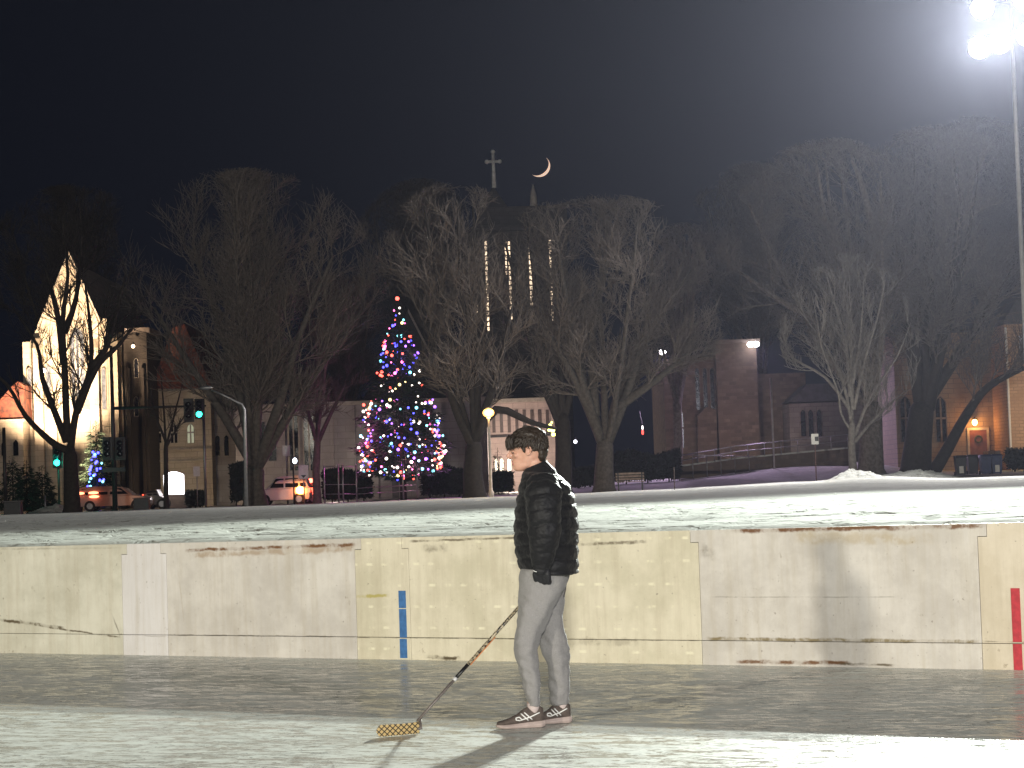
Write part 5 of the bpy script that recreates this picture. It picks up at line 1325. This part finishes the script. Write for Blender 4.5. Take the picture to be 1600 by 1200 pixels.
# bins
def bin_(px, Y, m, lab, panel_=True):
    b_ = onG(px, Y); r_ = empty('waste_bin', b_, lab, 'bin', 'wheeled waste bins'); s2 = .30
    def q(z, k): return [b_+Vector((sx*s2*k, sy*.34*k, z)) for sx, sy in ((-1, -1), (1, -1), (1, 1), (-1, 1))]
    mb = MB(); mb.rings([q(.04, .78), q(.5, .9), q(.98, 1.0)]); mb.build('body', m, r_, bevel=.03)
    mb = MB(); mb.rings([q(.985, 1.08), q(1.03, 1.08), q(1.09, .8)]); mb.build('lid', m, r_, bevel=.02)
    for sx in (-1, 1):
        mb = MB(); c = b_+Vector((sx*.27, .28, .11)); mb.tube([c-Vector((.03, 0, 0)), c+Vector((.03, 0, 0))], .11, 12); mb.build('wheel', DARKMETAL, r_, True)
    mb = MB(); mb.tube([b_+Vector((-.26, .38, .98)), b_+Vector((.26, .38, .98))], .02, 6); mb.build('handle', DARKMETAL, r_)
    if panel_: mb = MB(); mb.box((b_.x-.13, b_.y-.345, b_.z+.12), (b_.x+.10, b_.y-.325, b_.z+.50)); mb.build('sticker', SIGNW, r_)
BB = mat('bin_black', (.012, .013, .018), .4, .2, 5); BU = mat('bin_blue', (.030, .045, .12), .4, .2, 5)
bin_(1502, 121, BB, 'leftmost waste bin, black with a pale label, before the brown door', True)
bin_(1521, 123, BB, 'black waste bin second from the left, without a label', False)
bin_(1541, 121.5, BU, 'blue waste bin, third from the left', False)
bin_(1558, 121.5, BU, 'rightmost waste bin, blue with a pale label', True)
def trash(px, Y, lab):
    b_ = onG(px, Y); r_ = empty('litter_bin', b_, lab, 'bin'); mb = MB(); mb.box((b_.x-.42, b_.y-.3, b_.z-.05), (b_.x+.42, b_.y+.3, b_.z+.62)); mb.build('body', DARKMETAL, r_, bevel=.03)
    mb = MB(); mb.box((b_.x-.46, b_.y-.34, b_.z+.622), (b_.x+.46, b_.y+.34, b_.z+.68)); mb.build('lid', mat('lid_grey', (.10, .09, .09), .6), r_, bevel=.01)
trash(221, 124, 'dark box-shaped litter bin before the orange-lit car'); trash(20, 112, 'small low dark box at the left edge of the park')
# glowing monument sign
ms_b = onG(270, 150); mo = empty('monument_sign', ms_b, 'glowing white arched monument sign beside the young tree', 'sign')
a, c = P(255, 739, 149.9), P(287, 772, 149.9); m_mon = glow('sign_glow', (1, .93, .95), 5)
poly = [(a.x, c.z), (c.x, c.z), (c.x, a.z-.15)]+[(c.x+(a.x-c.x)*k/6, a.z-.15+.22*math.sin(k/6*math.pi)) for k in range(1, 6)]+[(a.x, a.z-.15)]
mb = MB(); mb.prism([(x, 149.9, z) for x, z in poly], (0, .35, 0)); mb.build('lit_panel', m_mon, mo)
mb = MB()
for k in range(6): 
    wd = (.45, .5, .30, .48, .38, .22)[k]; cx = (a.x+c.x)/2; zz = a.z-.22-k*.19; mb.box((cx-wd, 149.885, zz-.022), (cx+wd, 149.899, zz+.022))
mb.build('lettering', mat('sign_ink', (.30, .22, .26), .6), mo)
mb = MB(); mb.box((a.x-.2, 149.7, ms_b.z-.3), (c.x+.2, 150.5, c.z-.002)); mb.build('base', BROWNSTONE, mo)
lamp('sign_light', 'POINT', ((a.x+c.x)/2, 148.6, c.z+.6), E_SIGN, (1, .9, .9), .3, parent=mo)

# ------------------------------------------------------------------ vehicles
def car(label, px0, px1, Y, side, paint, H=1.75, name='parked_car', suv=True, lights=None, faceleft=True, z=None):
    """side-on car from pixel column px0 to px1; nose at px0"""
    x0 = P(px0, 770, Y).x; x1 = P(px1, 770, Y).x; L = abs(x1-x0); W = 1.85; cx = (x0+x1)/2; zb = terr(cx, Y)
    root = empty(name, (cx, Y, zb), label, 'car')
    sg_ = 1 if faceleft else -1
    def q(u, v, zz): return Vector((cx+(u-.5)*L*sg_, Y+v, zb+zz))
    low = [(0.005, .42), (.0, .62), (.02, .80), (.08, .90), (.24, 1.00), (.98, 1.02), (1.0, .80), (1.0, .45), (.98, .30), (.02, .28)]
    if not suv: low = [(0.005, .40), (.0, .55), (.02, .70), (.10, .78), (.28, .88), (.80, .92), (.98, .90), (1.0, .70), (1.0, .42), (.98, .28), (.02, .26)]
    cab = [(.22, 1.0), (.33, 1.42), (.38, H-.12), (.45, H-.04), (.80, H), (.93, H-.06), (.96, 1.42), (.985, 1.02)] if suv else [(.26, .88), (.40, 1.30), (.48, H-.30), (.72, H-.30), (.84, 1.22), (.93, .92)]
    rr_ = []
    for v, k in ((-W/2, .93), (-W/2+.07, 1.0), (W/2-.07, 1.0), (W/2, .93)): rr_.append([q(.5+(u-.5)*(.985 if k < 1 else 1), v, .62+(z_-.62)*k) for u, z_ in low])
    mb = MB(); mb.rings(rr_); mb.build('body', paint, root, bevel=.02)
    rr_ = []
    base_z = cab[0][1]
    for v, k in ((-W/2+.06, 0), (-W/2+.17, 1), (W/2-.17, 1), (W/2-.06, 0)):
        rr_.append([q(u, v if k else v*1.0, z_ if k else base_z+(z_-base_z)*.55) for u, z_ in cab])
    mb = MB(); mb.rings(rr_); mb.build('cabin', paint, root, bevel=.015)
    # side windows
    gz0 = base_z+.06; gz1 = H-.17 if suv else H-.40
    wins = [(.265, .535, .37), (.545, .80, .545), (.81, .94, .81)] if suv else [(.34, .55, .46), (.57, .80, .57)]
    for sy in (-1, 1):
        for (a_, b_, at_) in wins:
            mb = MB(); yo = sy*(W/2-.045); yi = sy*(W/2-.14)
            pts = [q(a_+.012, yo, gz0), q(b_-.008, yo, gz0), q(b_-.008-(.02 if b_ > .85 else 0), yi, gz1), q(at_+.012, yi, gz1)]
            mb.prism(pts, (0, -sy*.02+sy*.05, 0)); mb.build('side_window', GLASS_DARK, root)
    for u in (.17, .80):
        for sy in (-1, 1):
            c = q(u, sy*(W/2-.10), .34); wh = empty('wheel', c); wh.parent = root; wh.matrix_parent_inverse = Matrix.Translation(root.location).inverted()
            mb = MB(); mb.tube([c-Vector((0, .13, 0)), c+Vector((0, .13, 0))], .35, 20, upv=(1, 0, 0)); mb.build('tyre', mat('tyre', (.012, .012, .012), .8), wh, bevel=.02)
            mb = MB(); mb.tube([c-Vector((0, .14, 0)), c+Vector((0, .14, 0))], .20, 12, upv=(1, 0, 0)); mb.build('rim', METAL, wh)
    for sy in (-1, 1):
        mb = MB(); mb.box(*(lambda a_, b_: ((min(a_.x, b_.x), min(a_.y, b_.y), a_.z), (max(a_.x, b_.x), max(a_.y, b_.y), b_.z)))(q(.0, sy*.62-.18, .60), q(.03, sy*.62+.18, .76))); mb.build('headlight', mat('lamp_glass', (.5, .5, .5), .2), root)
        mb = MB(); mb.box(*(lambda a_, b_: ((min(a_.x, b_.x), min(a_.y, b_.y), a_.z), (max(a_.x, b_.x), max(a_.y, b_.y), b_.z)))(q(.965, sy*.83-.11, .72), q(1.006, sy*.83+.11, 1.0))); mb.build('taillight', glow('tail_red', (1, .06, .03), 9), root)
    return root, q
wp = mat('car_white', (.72, .68, .62), .35, .05, 3); wp.node_tree.nodes['Principled BSDF'].inputs['Coat Weight'].default_value = .5
suv, q_ = car('white estate car with tail lamps glowing, half hidden by the big leafless tree', 401, 486, 138, 0, wp, H=1.78, z=None)
c_ = P(469, 766, 136.9); mb = MB(); mb.ball(c_, (.27, .06, .24), 12, 8); mb.build('indicator', glow('indicator_orange', (1, .28, .05), 30), suv, True)
lamp('indicator_glow', 'POINT', tuple(c_+Vector((.1, -.5, 0))), E_IND, (1, .22, .05), .1, parent=suv)
dk = mat('car_dark', (.05, .04, .04), .35, .1, 3)
v2, q_ = car('dark car with two red rear lamps behind the white estate car', 478, 494, 148, 0, dk, H=1.7)
for (x, y, r_) in ((485.5, 751, .15), (484, 770, .12), (492, 771, .12)):
    mb = MB(); mb.ball(P(x, y, 146.7), (r_*1.3, .05, r_), 10, 6); mb.build('taillight', glow('tail_red2', (1, .10, .06), 12), v2, True)
v3, q_ = car('tan estate car lit orange, waiting beside the small blue-lit tree', 121, 236, 146, 0, mat('car_tan', (.36, .27, .22), .35, .1, 3), H=1.62, faceleft=False)
for (x, y) in ((146, 770), (147, 776), (124, 771)):
    mb = MB(); mb.ball(P(x, y, 144.9), (.34, .05, .09), 10, 6); mb.build('taillight', glow('tail_orange', (1, .22, .10), 6), v3, True)
lamp('tail_glow', 'POINT', tuple(P(190, 780, 142.5)), E_CAR, (1, .42, .20), .3, parent=v3)
v4, q_ = car('dark low car in front of the glowing sign', 226, 262, 149, 0, dk, H=1.55, suv=False, faceleft=False)
mb = MB(); mb.ball(P(230, 779, 147.9), (.30, .05, .10), 10, 6); mb.build('headlight', glow('head_warm', (1, .72, .42), 8), v4, True)

# small lights far away
def spark(px, py, Y, r_, col, st, lab, nm):
    c = P(px, py, Y); rt = empty('small_lamp', c, lab, 'lamp'); mb = MB(); mb.ball(c, r_, 8, 6); mb.build('bulb', glow(nm, col, st), rt, True)
    mb = MB(); mb.tube([c+Vector((0, .05, r_*.8)), (c.x, c.y+.1, c.z+r_*2.2)], [r_*1.2, r_*.3], 8); mb.build('hood', DARKMETAL, rt, True)
spark(978, 583, 157, .10, (1, .9, .9), 6, 'upper of two tiny white lamps right of the belfry', 'tiny_white')
spark(983, 591, 157, .14, (1, .9, .9), 6, 'lower and brighter of two tiny white lamps right of the belfry', 'tiny_white')
spark(899, 690, 150, .12, (.9, .9, 1), 5, 'tiny white lamp low behind the man', 'tiny_cool')
spark(208, 541, YC-4, .14, (1, .75, .5), 6, 'tiny warm lamp high on the unlit stone tower', 'tiny_warm')
spark(68, 579, YC-1.2, .17, (1, .97, .9), 9, 'white lamp on the floodlit church front, left side', 'tiny_bright')
c_ = P(1004, 672, 150); ws_ = empty('lit_pennant', c_, 'small hanging light, white above and red below, over the dark hedge', 'light')
mb = MB(); mb.ball(c_+Vector((0, 0, .16)), (.06, .05, .16), 8, 6); mb.build('white_half', glow('pen_white', (1, .9, .9), 3), ws_, True)
mb = MB(); mb.ball(c_-Vector((0, 0, .15)), (.08, .05, .17), 8, 6); mb.build('red_half', glow('pen_red', (1, .08, .06), 3), ws_, True)
mb = MB(); mb.tube([c_+Vector((0, 0, .4)), c_+Vector((0, 3.0, 1.4))], .012, 5); mb.build('cord', DARKMETAL, ws_)
c_ = P(862, 668, 140); gl = empty('garland', c_, 'cluster of yellow-green fairy lights hanging behind the man', 'lights')
for (x, y, r_) in ((859.5, 664, .09), (858, 672, .10), (863.5, 672, .15), (864, 679, .11), (867, 679, .09), (862, 660, .06)):
    mb = MB(); mb.ball(P(x, y, 140), r_, 8, 6); mb.build('bulb', glow('fairy', (.85, .95, .22), 5), gl, True)
mb = MB(); mb.tube([P(861, 650, 140), P(860, 662, 140), P(864, 680, 140)], .012, 5); mb.build('cord', DARKMETAL, gl)
